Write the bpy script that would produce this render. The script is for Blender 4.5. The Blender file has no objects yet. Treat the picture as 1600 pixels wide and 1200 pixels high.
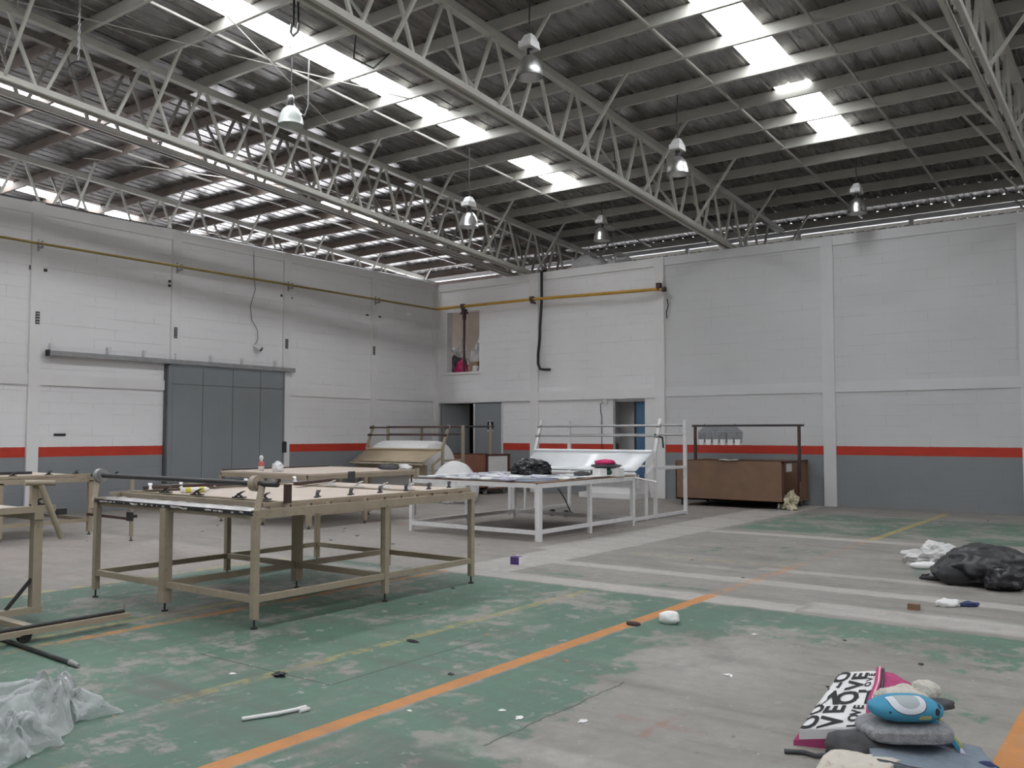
import bpy, bmesh, math, random
from mathutils import Vector, Matrix, noise
random.seed(7)
S = bpy.context.scene
COL = S.collection
PI = math.pi

# ------------------------------------------------------------------ camera
cam = bpy.data.cameras.new('camera'); camo = bpy.data.objects.new('camera', cam); COL.objects.link(camo)
cam.sensor_width = 36.0; cam.lens = 31.8715; cam.clip_end = 400
_r = Vector((0.80579889, 0.59218856, 0.00092694)); _u = Vector((0.03120319, -0.0440216, 0.99854317)); _f = Vector((-0.59136664, 0.80459605, 0.05395073))
M = Matrix((_r, _u, -_f)).transposed().to_4x4(); M.translation = Vector((16.5987, -18.9917, 1.5))
camo.matrix_world = M
S.camera = camo
# ------------------------------------------------------------------ light and exposure
W = bpy.data.worlds.new('overcast_sky'); S.world = W; W.use_nodes = True
bg = W.node_tree.nodes['Background']; bg.inputs[0].default_value = (0.86, 0.92, 1.0, 1); bg.inputs[1].default_value = 2.6
SKYLIGHT_STRENGTH = 13.0
sun = bpy.data.lights.new('sun', 'SUN'); sun.energy = 42.0; sun.angle = .05; sun.color = (.93, .95, 1.0)
suno = bpy.data.objects.new('sun', sun); COL.objects.link(suno); suno.rotation_euler = Vector((.22, -.42, .88)).to_track_quat('Z', 'Y').to_euler(); suno.location = (10, -40, 60)
S.view_settings.view_transform = 'Standard'; S.view_settings.look = 'None'
S.view_settings.exposure = 0.24; S.view_settings.gamma = 1.0; S.view_settings.use_curve_mapping = False
S.cycles.max_bounces = 8; S.cycles.diffuse_bounces = 5; S.cycles.glossy_bounces = 3
S.cycles.transparent_max_bounces = 12; S.cycles.sample_clamp_indirect = 6.0
S.cycles.caustics_reflective = False; S.cycles.caustics_refractive = False

# ------------------------------------------------------------------ materials
class NT:
    def __init__(s, m):
        s.t = m.node_tree; s.n = s.t.nodes; s.l = s.t.links
    def new(s, typ, **kw):
        n = s.n.new(typ)
        for k, v in kw.items(): setattr(n, k, v)
        return n
    def put(s, sock, v):
        if hasattr(v, 'is_output'): s.l.new(v, sock)
        else: sock.default_value = v
    def math(s, op, a, b=0.0, c=None, clamp=False):
        n = s.new('ShaderNodeMath', operation=op, use_clamp=clamp)
        s.put(n.inputs[0], a); s.put(n.inputs[1], b)
        if c is not None: s.put(n.inputs[2], c)
        return n.outputs[0]
    def mix(s, f, a, b):
        n = s.new('ShaderNodeMix', data_type='RGBA'); s.put(n.inputs[0], f)
        s.put(n.inputs[6], a if hasattr(a, 'is_output') else (*a, 1)); s.put(n.inputs[7], b if hasattr(b, 'is_output') else (*b, 1))
        return n.outputs[2]
    def noise(s, vec, scale, detail=3, rough=.55, dist=0.0):
        n = s.new('ShaderNodeTexNoise'); s.put(n.inputs['Vector'], vec); n.inputs['Scale'].default_value = scale
        n.inputs['Detail'].default_value = detail; n.inputs['Roughness'].default_value = rough; n.inputs['Distortion'].default_value = dist
        return n.outputs[0]
    def ramp(s, f, a, b):   # linear step a..b -> 0..1
        n = s.new('ShaderNodeMapRange'); s.put(n.inputs[0], f); n.inputs[1].default_value = a; n.inputs[2].default_value = b
        n.clamp = True; return n.outputs[0]
    def scale(s, vec, v):
        n = s.new('ShaderNodeMapping'); s.put(n.inputs[0], vec); n.inputs['Scale'].default_value = v; return n.outputs[0]
    def bump(s, h, strength, dist=.01):
        n = s.new('ShaderNodeBump'); s.put(n.inputs['Height'], h); n.inputs['Strength'].default_value = strength; n.inputs['Distance'].default_value = dist
        return n.outputs[0]

def base_mat(name):
    m = bpy.data.materials.new(name); m.use_nodes = True
    nt = NT(m); b = m.node_tree.nodes['Principled BSDF']
    return m, nt, b

def simple(name, col, rough=.6, metal=0.0, var=.12, nscale=6.0, bump=0.0, dirt=None, coords='Object', bscale=None, spec=.5):
    m, nt, b = base_mat(name)
    tc = nt.new('ShaderNodeTexCoord').outputs[coords]
    nz = nt.noise(tc, nscale, 4)
    lo = tuple(max(0, c*(1-var)) for c in col); hi = tuple(min(1, c*(1+var)) for c in col)
    c = nt.mix(nt.ramp(nz, .3, .7), lo, hi)
    if dirt:
        c = nt.mix(nt.ramp(nt.noise(tc, nscale*2.3, 6, .65), .58, .75), c, dirt)
    nt.put(b.inputs['Base Color'], c); b.inputs['Roughness'].default_value = rough; b.inputs['Metallic'].default_value = metal
    b.inputs['Specular IOR Level'].default_value = spec
    if bump: nt.put(b.inputs['Normal'], nt.bump(nt.noise(tc, bscale or nscale*4, 5), bump))
    return m

MT = {}
MT['tan'] = simple('tan_enamel', (.38, .315, .235), .45, var=.07, dirt=(.22, .18, .13))
MT['white_steel'] = simple('white_enamel', (.74, .73, .73), .4, var=.05, dirt=(.5, .47, .45))
MT['truss'] = simple('grey_steel_paint', (.47, .46, .41), .5, var=.08, nscale=3)
MT['purlin'] = simple('purlin_paint', (.46, .45, .405), .5, var=.10, nscale=2)
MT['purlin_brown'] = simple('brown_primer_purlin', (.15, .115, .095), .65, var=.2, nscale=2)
MT['truss_shaded'] = simple('shaded_truss_paint', (.24, .22, .20), .6, var=.1, nscale=3)  # truss grey darkened, so the rear truss's backlit shade is painted in
MT['dark_steel'] = simple('dark_steel', (.045, .042, .045), .45, metal=.3)
MT['rust'] = simple('brown_oxide_paint', (.062, .032, .027), .6, var=.25)
MT['black'] = simple('black_rubber', (.02, .02, .022), .5)
MT['white'] = simple('white_paint', (.80, .785, .78), .7, var=.03, nscale=2, bump=.1)
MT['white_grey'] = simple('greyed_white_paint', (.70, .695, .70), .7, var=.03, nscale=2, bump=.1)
MT['concrete'] = simple('plain_concrete', (.36, .34, .32), .85, var=.2, nscale=1.5, bump=.15)
MT['door'] = simple('grey_door_enamel', (.235, .25, .262), .45, var=.05, nscale=1.2)
MT['doorseam'] = simple('grey_seam', (.10, .105, .11), .6)
MT['yellow'] = simple('yellow_pipe_paint', (.56, .32, .04), .45, var=.1)
MT['yellow_shaded'] = simple('shaded_yellow_pipe_paint', (.27, .20, .05), .5, var=.15)  # same pipe yellow, darkened: shade on the left-wall run is in the colour
MT['bedding'] = simple('beige_bed_cloth', (.55, .465, .40), .8, var=.05, nscale=3, dirt=(.5, .43, .38))
MT['foil'] = simple('crinkled_foil', (.75, .73, .72), .28, metal=.75, bump=.8, nscale=14, bscale=30)
MT['chute'] = simple('tan_sheet', (.42, .33, .22), .5, var=.04)
MT['white_sheet'] = simple('white_sheet', (.82, .83, .84), .22, var=.03)
MT['foam'] = simple('white_foam', (.80, .79, .775), .85, var=.04, nscale=4, bump=.1)
MT['hardboard'] = simple('brown_hardboard', (.215, .125, .078), .55, var=.12, nscale=3)
MT['hardboard_red'] = simple('reddish_board', (.25, .11, .07), .6, var=.12, nscale=3)
MT['darkwood'] = simple('dark_red_wood', (.09, .03, .025), .5)
MT['paper'] = simple('white_paper', (.80, .79, .78), .8, var=.04)
MT['plasticbag_black'] = simple('black_polythene', (.018, .018, .02), .24, var=.3, bump=.9, nscale=5, bscale=9)
MT['plasticbag_white'] = simple('white_polythene', (.72, .71, .71), .35, var=.06, bump=.6, nscale=5, bscale=8)
MT['galv'] = simple('galvanised_iron', (.38, .38, .38), .4, metal=.6)
MT['blue'] = simple('blue_door_paint', (.055, .13, .25), .5, var=.1)
MT['plaster'] = simple('brown_block', (.33, .26, .215), .85, var=.12, nscale=2, bump=.3)
MT['pink'] = simple('pink_cloth', (.62, .045, .17), .85, var=.2, nscale=9, bump=.4)
MT['magenta'] = simple('magenta_cloth', (.42, .06, .17), .85, var=.12, nscale=9, bump=.3)
MT['pale_pink'] = simple('pale_pink_ribbon', (.80, .45, .53), .8)
MT['white_cloth'] = simple('white_cloth', (.75, .74, .74), .85, var=.05, bump=.2)
MT['ink'] = simple('black_ink', (.02, .02, .022), .8)
MT['fleece'] = simple('grey_fleece', (.33, .33, .345), .95, var=.22, nscale=40, bump=1.0, bscale=120)
MT['towel'] = simple('cream_towel', (.62, .58, .51), .95, var=.12, nscale=30, bump=1.0, bscale=90)
MT['bluegrey'] = simple('blue_grey_cloth', (.20, .24, .29), .9, var=.1, nscale=20, bump=.4)
MT['darkcloth'] = simple('dark_grey_cloth', (.075, .075, .08), .9, var=.25, nscale=15)
MT['cream_print'] = simple('cream_print_cloth', (.58, .53, .46), .9, var=.05, nscale=14, dirt=(.30, .15, .13))
MT['pillow_blue'] = simple('blue_cloth', (.05, .28, .44), .8, var=.1, nscale=10)
MT['pillow_white'] = simple('pale_grey_print', (.60, .62, .66), .8)
MT['pillow_grey'] = simple('grey_print', (.36, .41, .42), .8)
MT['lime'] = simple('yellow_green_print', (.45, .45, .16), .8, var=.25, nscale=30)
MT['lilac'] = simple('lilac_print', (.50, .46, .58), .8)
MT['navy'] = simple('navy_cloth', (.03, .045, .12), .8)
MT['green'] = simple('dark_green_cloth', (.035, .10, .075), .85)
MT['cardboard'] = simple('cardboard', (.38, .25, .16), .8)
MT['violet'] = simple('violet_card', (.07, .035, .17), .6)
MT['ballast'] = simple('white_ballast_box', (.68, .68, .66), .5)
MT['prismatic'] = simple('prismatic_acrylic', (.62, .66, .63), .18, var=.05)
MT['chrome'] = simple('spun_aluminium', (.86, .86, .85), .32, metal=1.0, var=.04)
MT['gloss_yellow'] = simple('yellow_label', (.65, .58, .06), .5)
MT['red_label'] = simple('red_label', (.5, .12, .12), .5)

def sheet_mat():
    m, nt, b = base_mat('galvanised_roof_sheet')
    tc = nt.new('ShaderNodeTexCoord').outputs['Object']
    n1 = nt.noise(nt.scale(tc, (2.2, .35, 1)), 1.0, 4); n2 = nt.noise(nt.scale(tc, (14, 1.2, 1)), 1.0, 3)
    c = nt.mix(nt.ramp(n1, .35, .68), (.22, .21, .20), (.34, .33, .325))
    c = nt.mix(nt.math('MULTIPLY', nt.ramp(n2, .5, .72), .45), c, (.13, .115, .10))
    nt.put(b.inputs['Base Color'], c); b.inputs['Metallic'].default_value = .75
    nt.put(b.inputs['Roughness'], nt.math('ADD', .20, nt.math('MULTIPLY', n2, .16)))
    nt.put(b.inputs['Normal'], nt.bump(nt.noise(nt.scale(tc, (5, .5, 1)), 1.0, 2), .12, .03))
    return m
MT['sheet'] = sheet_mat()

def skylight_mat():
    m, nt, b = base_mat('translucent_fibreglass')
    b.inputs['Base Color'].default_value = (.8, .8, .78, 1); b.inputs['Roughness'].default_value = .5
    b.inputs['Emission Color'].default_value = (.93, .96, 1.0, 1); b.inputs['Emission Strength'].default_value = SKYLIGHT_STRENGTH
    return m
MT['skylight'] = skylight_mat()

def clear_mat():
    m, nt, b = base_mat('clear_polythene')
    tc = nt.new('ShaderNodeTexCoord').outputs['Object']
    b.inputs['Base Color'].default_value = (.56, .575, .58, 1); b.inputs['Roughness'].default_value = .13
    nt.put(b.inputs['Normal'], nt.bump(nt.noise(tc, 22, 4), .5, .02))
    tr = nt.new('ShaderNodeBsdfTransparent'); mx = nt.new('ShaderNodeMixShader')
    lw = nt.new('ShaderNodeLayerWeight'); lw.inputs[0].default_value = .55
    nt.put(mx.inputs[0], nt.ramp(nt.math('ADD', nt.math('MULTIPLY', lw.outputs['Facing'], .5), nt.math('MULTIPLY', nt.noise(tc, 7, 2), .5)), .15, .85))
    nt.l.new(tr.outputs[0], mx.inputs[1]); nt.l.new(b.outputs[0], mx.inputs[2])
    nt.l.new(mx.outputs[0], nt.n['Material Output'].inputs[0])
    return m
MT['clear'] = clear_mat()

def pillow_mat():
    m, nt, b = base_mat('printed_blue_pillow')
    sp = nt.new('ShaderNodeSeparateXYZ'); nt.l.new(nt.new('ShaderNodeTexCoord').outputs['Object'], sp.inputs[0]); x, y, z = sp.outputs
    s_ = nt.math('ADD', nt.math('MULTIPLY', x, .81), nt.math('MULTIPLY', y, .59)); fr = nt.math('GREATER_THAN', nt.math('SUBTRACT', nt.math('MULTIPLY', x, .59), nt.math('MULTIPLY', y, .81)), .0)
    def ell(s0, z0, rx, rz, p=2.0):
        a = nt.math('POWER', nt.math('ABSOLUTE', nt.math('DIVIDE', nt.math('SUBTRACT', s_, s0), rx)), p); c = nt.math('POWER', nt.math('ABSOLUTE', nt.math('DIVIDE', nt.math('SUBTRACT', z, z0), rz)), p)
        return nt.math('MULTIPLY', nt.math('LESS_THAN', nt.math('ADD', a, c), 1.0), fr)
    c = nt.mix(0.0, (.05, .27, .42), (.05, .27, .42))
    c = nt.mix(ell(-.022, .085, .083, .050), c, (.02, .05, .07)); c = nt.mix(ell(-.022, .087, .080, .048), c, (.58, .60, .65)); c = nt.mix(ell(-.018, .092, .050, .030), c, (.35, .40, .41))
    c = nt.mix(ell(.045, .022, .028, .010, 6), c, (.42, .45, .20)); c = nt.mix(ell(.105, .045, .014, .016), c, (.02, .02, .03)); c = nt.mix(ell(.125, .065, .010, .010), c, (.02, .02, .03)); c = nt.mix(ell(-.11, .045, .006, .006), c, (.02, .06, .10))
    nt.put(b.inputs['Base Color'], c); b.inputs['Roughness'].default_value = .8
    return m
MT['pillow_print'] = pillow_mat()
def glass_mat():
    m, nt, b = base_mat('tinted_door_glass')
    b.inputs['Base Color'].default_value = (.10, .22, .36, 1); b.inputs['Roughness'].default_value = .1; b.inputs['Alpha'].default_value = .75
    return m
MT['glass'] = glass_mat()

def wall_mat(axis, name):
    """painted block wall: white above, red band, grey dado; faint block joints under the paint"""
    m, nt, b = base_mat(name)
    geo = nt.new('ShaderNodeNewGeometry').outputs['Position']
    sp = nt.new('ShaderNodeSeparateXYZ'); nt.l.new(geo, sp.inputs[0])
    along = sp.outputs[0] if axis == 'x' else sp.outputs[1]; z = sp.outputs[2]
    cb = nt.new('ShaderNodeCombineXYZ'); nt.l.new(along, cb.inputs[0]); nt.l.new(z, cb.inputs[1]); vec = cb.outputs[0]
    br = nt.new('ShaderNodeTexBrick'); nt.l.new(vec, br.inputs['Vector']); br.offset = .5
    br.inputs['Scale'].default_value = 1.0; br.inputs['Brick Width'].default_value = .82; br.inputs['Row Height'].default_value = .205
    br.inputs['Mortar Size'].default_value = .006; br.inputs['Mortar Smooth'].default_value = .3
    joint = br.outputs['Fac']
    big = nt.noise(vec, .55, 4); fine = nt.noise(nt.scale(vec, (1.2, 4, 1)), 1.6, 6, .65)
    seen = nt.math('MULTIPLY', joint, nt.ramp(nt.noise(nt.scale(vec, (.9, 5, 1)), 1.0, 3), .42, .66))
    white = nt.mix(nt.ramp(big, .3, .7), (.79, .775, .78), (.835, .825, .83))
    white = nt.mix(nt.math('MULTIPLY', nt.ramp(fine, .55, .8), .35), white, (.66, .64, .63))
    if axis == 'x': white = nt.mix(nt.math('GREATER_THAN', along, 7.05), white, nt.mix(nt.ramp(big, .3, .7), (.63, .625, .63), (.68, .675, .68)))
    white = nt.mix(nt.math('MULTIPLY', seen, .40), white, (.33, .31, .30))
    grey = nt.mix(nt.ramp(big, .3, .7), (.225, .238, .252), (.265, .278, .292))
    grey = nt.mix(nt.math('MULTIPLY', joint, .15), grey, (.16, .165, .17))
    zz = nt.math('ADD', z, nt.math('MULTIPLY', nt.math('SUBTRACT', nt.noise(vec, 9, 2), .5), .012))
    red = nt.mix(nt.ramp(fine, .4, .7), (.56, .045, .02), (.47, .035, .018))
    c = nt.mix(nt.math('LESS_THAN', zz, 1.238), white, red)
    c = nt.mix(nt.math('LESS_THAN', zz, 1.058), c, grey)
    low = nt.math('MULTIPLY', nt.ramp(z, .16, .02), nt.ramp(nt.noise(vec, 3, 4), .35, .7))
    c = nt.mix(nt.math('MULTIPLY', low, .6), c, (.24, .22, .20))
    nt.put(b.inputs['Base Color'], c); b.inputs['Roughness'].default_value = .62
    h = nt.math('SUBTRACT', nt.math('MULTIPLY', nt.noise(vec, 22, 5), .35), nt.math('MULTIPLY', joint, .6))
    nt.put(b.inputs['Normal'], nt.bump(h, .35, .012))
    return m
MT['wall_l'] = wall_mat('y', 'painted_blockwork_side'); MT['wall_b'] = wall_mat('x', 'painted_blockwork_end')

def floor_mat():
    m, nt, b = base_mat('worn_painted_concrete')
    pos = nt.new('ShaderNodeNewGeometry').outputs['Position']
    sp = nt.new('ShaderNodeSeparateXYZ'); nt.l.new(pos, sp.inputs[0]); X, Y = sp.outputs[0], sp.outputs[1]
    e1 = nt.math('MULTIPLY', nt.math('SUBTRACT', nt.noise(pos, 3.5, 4), .5), .12)
    e2 = nt.math('MULTIPLY', nt.math('SUBTRACT', nt.noise(nt.scale(pos, (1, 1, 1)), 4.1, 4), .5), .12)
    Xr = nt.math('ADD', X, e1); Yr = nt.math('ADD', Y, nt.math('MULTIPLY', e2, 1.0))
    def rect(x0, x1, y0, y1, soft=.02, ragged=True):
        x, y = (Xr, Yr) if ragged else (X, Y)
        k = 1.0/soft
        a = nt.math('MULTIPLY', nt.math('SUBTRACT', x, x0), k, clamp=True); c = nt.math('MULTIPLY', nt.math('SUBTRACT', x1, x), k, clamp=True)
        d = nt.math('MULTIPLY', nt.math('SUBTRACT', y, y0), k, clamp=True); e = nt.math('MULTIPLY', nt.math('SUBTRACT', y1, y), k, clamp=True)
        return nt.math('MULTIPLY', nt.math('MULTIPLY', a, c), nt.math('MULTIPLY', d, e))
    def union(ms):
        o = ms[0]
        for q in ms[1:]: o = nt.math('MAXIMUM', o, q)
        return o
    big = nt.noise(pos, .35, 5, .6); mid = nt.noise(pos, 1.3, 6, .62); fine = nt.noise(pos, 6, 7, .68); grit = nt.noise(pos, 45, 4, .6)
    streak = nt.noise(nt.scale(pos, (.5, 3.0, 1)), 1.4, 5, .6)      # wheel marks running across the hall
    streak2 = nt.noise(nt.scale(pos, (3.0, .45, 1)), 1.2, 5, .6)
    conc = nt.mix(nt.ramp(mid, .3, .7), (.24, .221, .20), (.33, .308, .283))
    conc = nt.mix(nt.math('MULTIPLY', nt.ramp(streak, .5, .72), .55), conc, (.13, .12, .106))
    conc = nt.mix(nt.math('MULTIPLY', nt.ramp(fine, .55, .75), .35), conc, (.35, .332, .308))
    # green paint bays
    g = union([rect(7.95, 13.05, -24, -11.42, .03), rect(13.12, 15.75, -24, -11.42, .03), rect(16.05, 26, -24, -11.42, .03),
               rect(10.75, 15.4, -8.75, -6.6, .3), rect(10.8, 17, -5.3, -1.9, .15), rect(10.85, 13.0, -10.95, -10.1, .1), rect(14.2, 19, -11.0, -9.3, .3)])
    wearN = nt.math('ADD', nt.math('MULTIPLY', mid, .55), nt.math('MULTIPLY', fine, .45))
    # how far the paint has gone grows towards the right-hand bay and along traffic lanes
    lane = union([rect(13.2, 16.1, -14.9, -11.9, .9), nt.math('MULTIPLY', rect(13.7, 26, -24, -13.4, .5), .9), nt.math('MULTIPLY', rect(13.3, 15.6, -17, -14.6, .8), .5),
                  nt.math('MULTIPLY', rect(10.6, 26, -11.0, -5.5, .3), .75), nt.math('MULTIPLY', rect(11.3, 12.6, -13.9, -12.2, .7), .38), nt.math('MULTIPLY', rect(10.8, 26, -5.3, -1.9, .3), .28), nt.math('MULTIPLY', rect(15.6, 26, -24, -11.4, .3), .5), nt.math('MULTIPLY', rect(8.4, 10.9, -15.6, -11.4, .5), .33), nt.math('MULTIPLY', rect(11.0, 13.0, -12.6, -11.4, .4), .3)])
    keep = nt.ramp(nt.math('ADD', wearN, nt.math('MULTIPLY', lane, .20)), .60, .54)
    scr = nt.math('SUBTRACT', 1.0, nt.math('MULTIPLY', nt.ramp(streak2, .54, .68), nt.ramp(fine, .42, .60)))
    keep = nt.math('MULTIPLY', keep, scr)
    green = nt.mix(nt.ramp(big, .3, .7), (.058, .15, .104), (.092, .205, .145))
    green = nt.mix(nt.math('MULTIPLY', nt.ramp(streak, .48, .72), .55), green, (.09, .10, .085))
    green = nt.mix(nt.math('MULTIPLY', nt.ramp(fine, .5, .8), .4), green, (.20, .255, .21))
    c = nt.mix(nt.math('MULTIPLY', nt.math('MULTIPLY', g, keep), .93), conc, green)
    # pale bare patches
    pale = nt.mix(nt.ramp(fine, .3, .7), (.34, .32, .295), (.42, .40, .37))
    pp = union([rect(13.35, 14.7, -14.1, -12.3, .6), rect(10.9, 12.9, -9.55, -9.25, .15), rect(13.98, 14.02, -15.4, -15.2, .02), rect(13.55, 15.3, -15.75, -15.3, .06), rect(11.9, 12.5, -13.25, -12.6, .4)])
    c = nt.mix(nt.math('MULTIPLY', pp, nt.ramp(mid, .38, .55)), c, pale)
    flake = nt.math('MULTIPLY', nt.ramp(nt.noise(pos, 2.6, 5, .6), .60, .63), nt.ramp(nt.noise(nt.scale(pos, (1, 1.8, 1)), .9, 2), .46, .56))
    c = nt.mix(nt.math('MULTIPLY', flake, nt.math('MULTIPLY', g, .85)), c, (.31, .295, .27))
    fl2 = nt.math('MULTIPLY', nt.ramp(nt.noise(pos, 7.5, 5, .65), .62, .64), nt.ramp(nt.noise(pos, 1.1, 2), .44, .6))
    c = nt.mix(nt.math('MULTIPLY', fl2, nt.math('MULTIPLY', g, .8)), c, (.38, .37, .345))
    # filled trenches: pale concrete strips
    strip = nt.mix(nt.ramp(streak, .35, .7), (.49, .46, .43), (.40, .372, .345))
    st = union([rect(9.98, 10.72, -11.4, -9.0, .03), rect(9.75, 10.72, -9.2, 0, .03), rect(10.0, 13.95, -11.4, -11.02, .03), rect(13.9, 20, -11.35, -10.75, .12),
                rect(10.6, 20, -10.22, -9.9, .04), rect(12.75, 15.0, -9.3, -9.02, .08), rect(10.7, 13.8, -6.0, -5.62, .05), rect(2, 10, -12.2, -11.55, .3)])
    c = nt.mix(nt.math('MULTIPLY', st, nt.ramp(fine, .15, .45)), c, strip)
    # dusty far floor
    c = nt.mix(nt.math('MULTIPLY', rect(-.2, 9.9, -11.6, 0, .3), .4), c, (.34, .295, .27))
    c = nt.mix(nt.math('MULTIPLY', rect(3.5, 8.2, -14.5, -11.4, .5), nt.ramp(mid, .3, .6)), c, (.35, .298, .272))
    # orange and yellow lines
    wear = nt.ramp(nt.math('ADD', nt.math('MULTIPLY', fine, .6), nt.math('MULTIPLY', grit, .4)), .64, .56)
    wear2 = nt.ramp(fine, .58, .44)
    org = nt.mix(nt.ramp(mid, .3, .7), (.56, .205, .035), (.64, .255, .055))
    yel = nt.mix(nt.ramp(mid, .3, .7), (.52, .37, .08), (.58, .43, .13))
    ln = lambda a, x0, x1, y0, y1: nt.math('MULTIPLY', rect(x0, x1, y0, y1, .006, False), a)
    c = nt.mix(nt.math('MULTIPLY', ln(.95, 13.0, 13.12, -24, -11.05), wear), c, org)
    c = nt.mix(nt.math('MULTIPLY', ln(.6, 13.0, 13.12, -11.05, -8.6), wear2), c, org)
    c = nt.mix(nt.math('MULTIPLY', ln(.22, 13.0, 13.12, -8.6, -5.6), wear2), c, org)
    c = nt.mix(nt.math('MULTIPLY', ln(.7, 13.0, 13.12, -5.6, -.5), wear), c, yel)
    c = nt.mix(nt.math('MULTIPLY', ln(.85, 10.04, 10.15, -24, -11.3), wear2), c, org)
    c = nt.mix(nt.math('MULTIPLY', ln(.95, 15.86, 16.0, -24, -12.4), wear), c, org)
    c = nt.mix(nt.math('MULTIPLY', ln(.5, 11.95, 12.06, -16, -11.5), wear2), c, yel)
    c = nt.mix(nt.math('MULTIPLY', ln(.45, 12.5, 13.0, -16.9, -16.78), wear2), c, yel)
    c = nt.mix(nt.math('MULTIPLY', ln(.6, 7.86, 7.98, -20, -11.5), wear2), c, yel)
    c = nt.mix(nt.math('MULTIPLY', ln(.6, 9.76, 9.85, -20, -11.6), wear2), c, yel)
    c = nt.mix(nt.math('MULTIPLY', ln(.45, 11.0, 13.1, -8.9, -8.8), wear2), c, yel)
    c = nt.mix(nt.math('MULTIPLY', ln(.5, 11.9, 13.1, -5.7, -5.6), wear2), c, yel)
    c = nt.mix(nt.math('MULTIPLY', ln(.35, 14.1, 14.65, -14.75, -14.66), wear2), c, (.30, .10, .07))
    c = nt.mix(nt.math('MULTIPLY', nt.math('MULTIPLY', rect(14.36, 14.44, -14.95, -14.45, .03), wear2), .5), c, (.30, .11, .08))
    c = nt.mix(nt.math('MULTIPLY', rect(5.2, 6.4, -8.0, -7.75, .12), nt.math('MULTIPLY', wear2, .5)), c, (.42, .10, .07))
    # saw-cut hatch and stains
    cut = union([rect(12.47, 12.49, -15.21, -13.75, .005, False), rect(11.2, 12.48, -15.22, -15.2, .005, False), rect(11.2, 11.215, -15.2, -14.4, .005, False), rect(13.85, 13.87, -15.5, -14.1, .006)])
    c = nt.mix(nt.math('MULTIPLY', cut, .8), c, (.03, .035, .03))
    stain = nt.math('MULTIPLY', nt.ramp(nt.noise(pos, .9, 5, .65), .56, .74), .5)
    smear = nt.math('MULTIPLY', union([rect(11.2, 14.6, -16.05, -15.6, .25), rect(8.8, 13.2, -14.75, -14.45, .2), rect(13.2, 16.5, -16.6, -16.0, .3)]), nt.ramp(streak, .36, .6))
    c = nt.mix(nt.math('MULTIPLY', smear, .65), c, (.115, .10, .088))
    scuff = nt.math('MULTIPLY', nt.ramp(nt.noise(nt.scale(pos, (9, 2.2, 1)), 1.0, 6, .7), .56, .68), nt.ramp(nt.noise(pos, .8, 3), .42, .62))
    c = nt.mix(nt.math('MULTIPLY', scuff, .5), c, (.34, .325, .30))
    dusty = nt.ramp(nt.noise(pos, 11, 6, .75), .35, .75)
    c = nt.mix(nt.math('MULTIPLY', nt.math('SUBTRACT', 1.0, dusty), .28), c, (.10, .095, .083))
    c = nt.mix(stain, c, (.11, .102, .09))
    speck = nt.ramp(nt.noise(pos, 16, 3, .5), .70, .735)
    c = nt.mix(nt.math('MULTIPLY', speck, .55), c, (.09, .085, .08))
    c = nt.mix(nt.math('MULTIPLY', nt.ramp(nt.noise(nt.scale(pos, (1, 1, 1)), 19, 3, .5), .715, .74), .6), c, (.58, .57, .55))
    nt.put(b.inputs['Base Color'], c)
    nt.put(b.inputs['Roughness'], nt.math('ADD', .42, nt.math('MULTIPLY', fine, .35)))
    nt.put(b.inputs['Normal'], nt.bump(nt.math('ADD', nt.math('MULTIPLY', fine, .7), nt.math('MULTIPLY', grit, .3)), .12, .01))
    return m
MT['floor'] = floor_mat()

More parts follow.
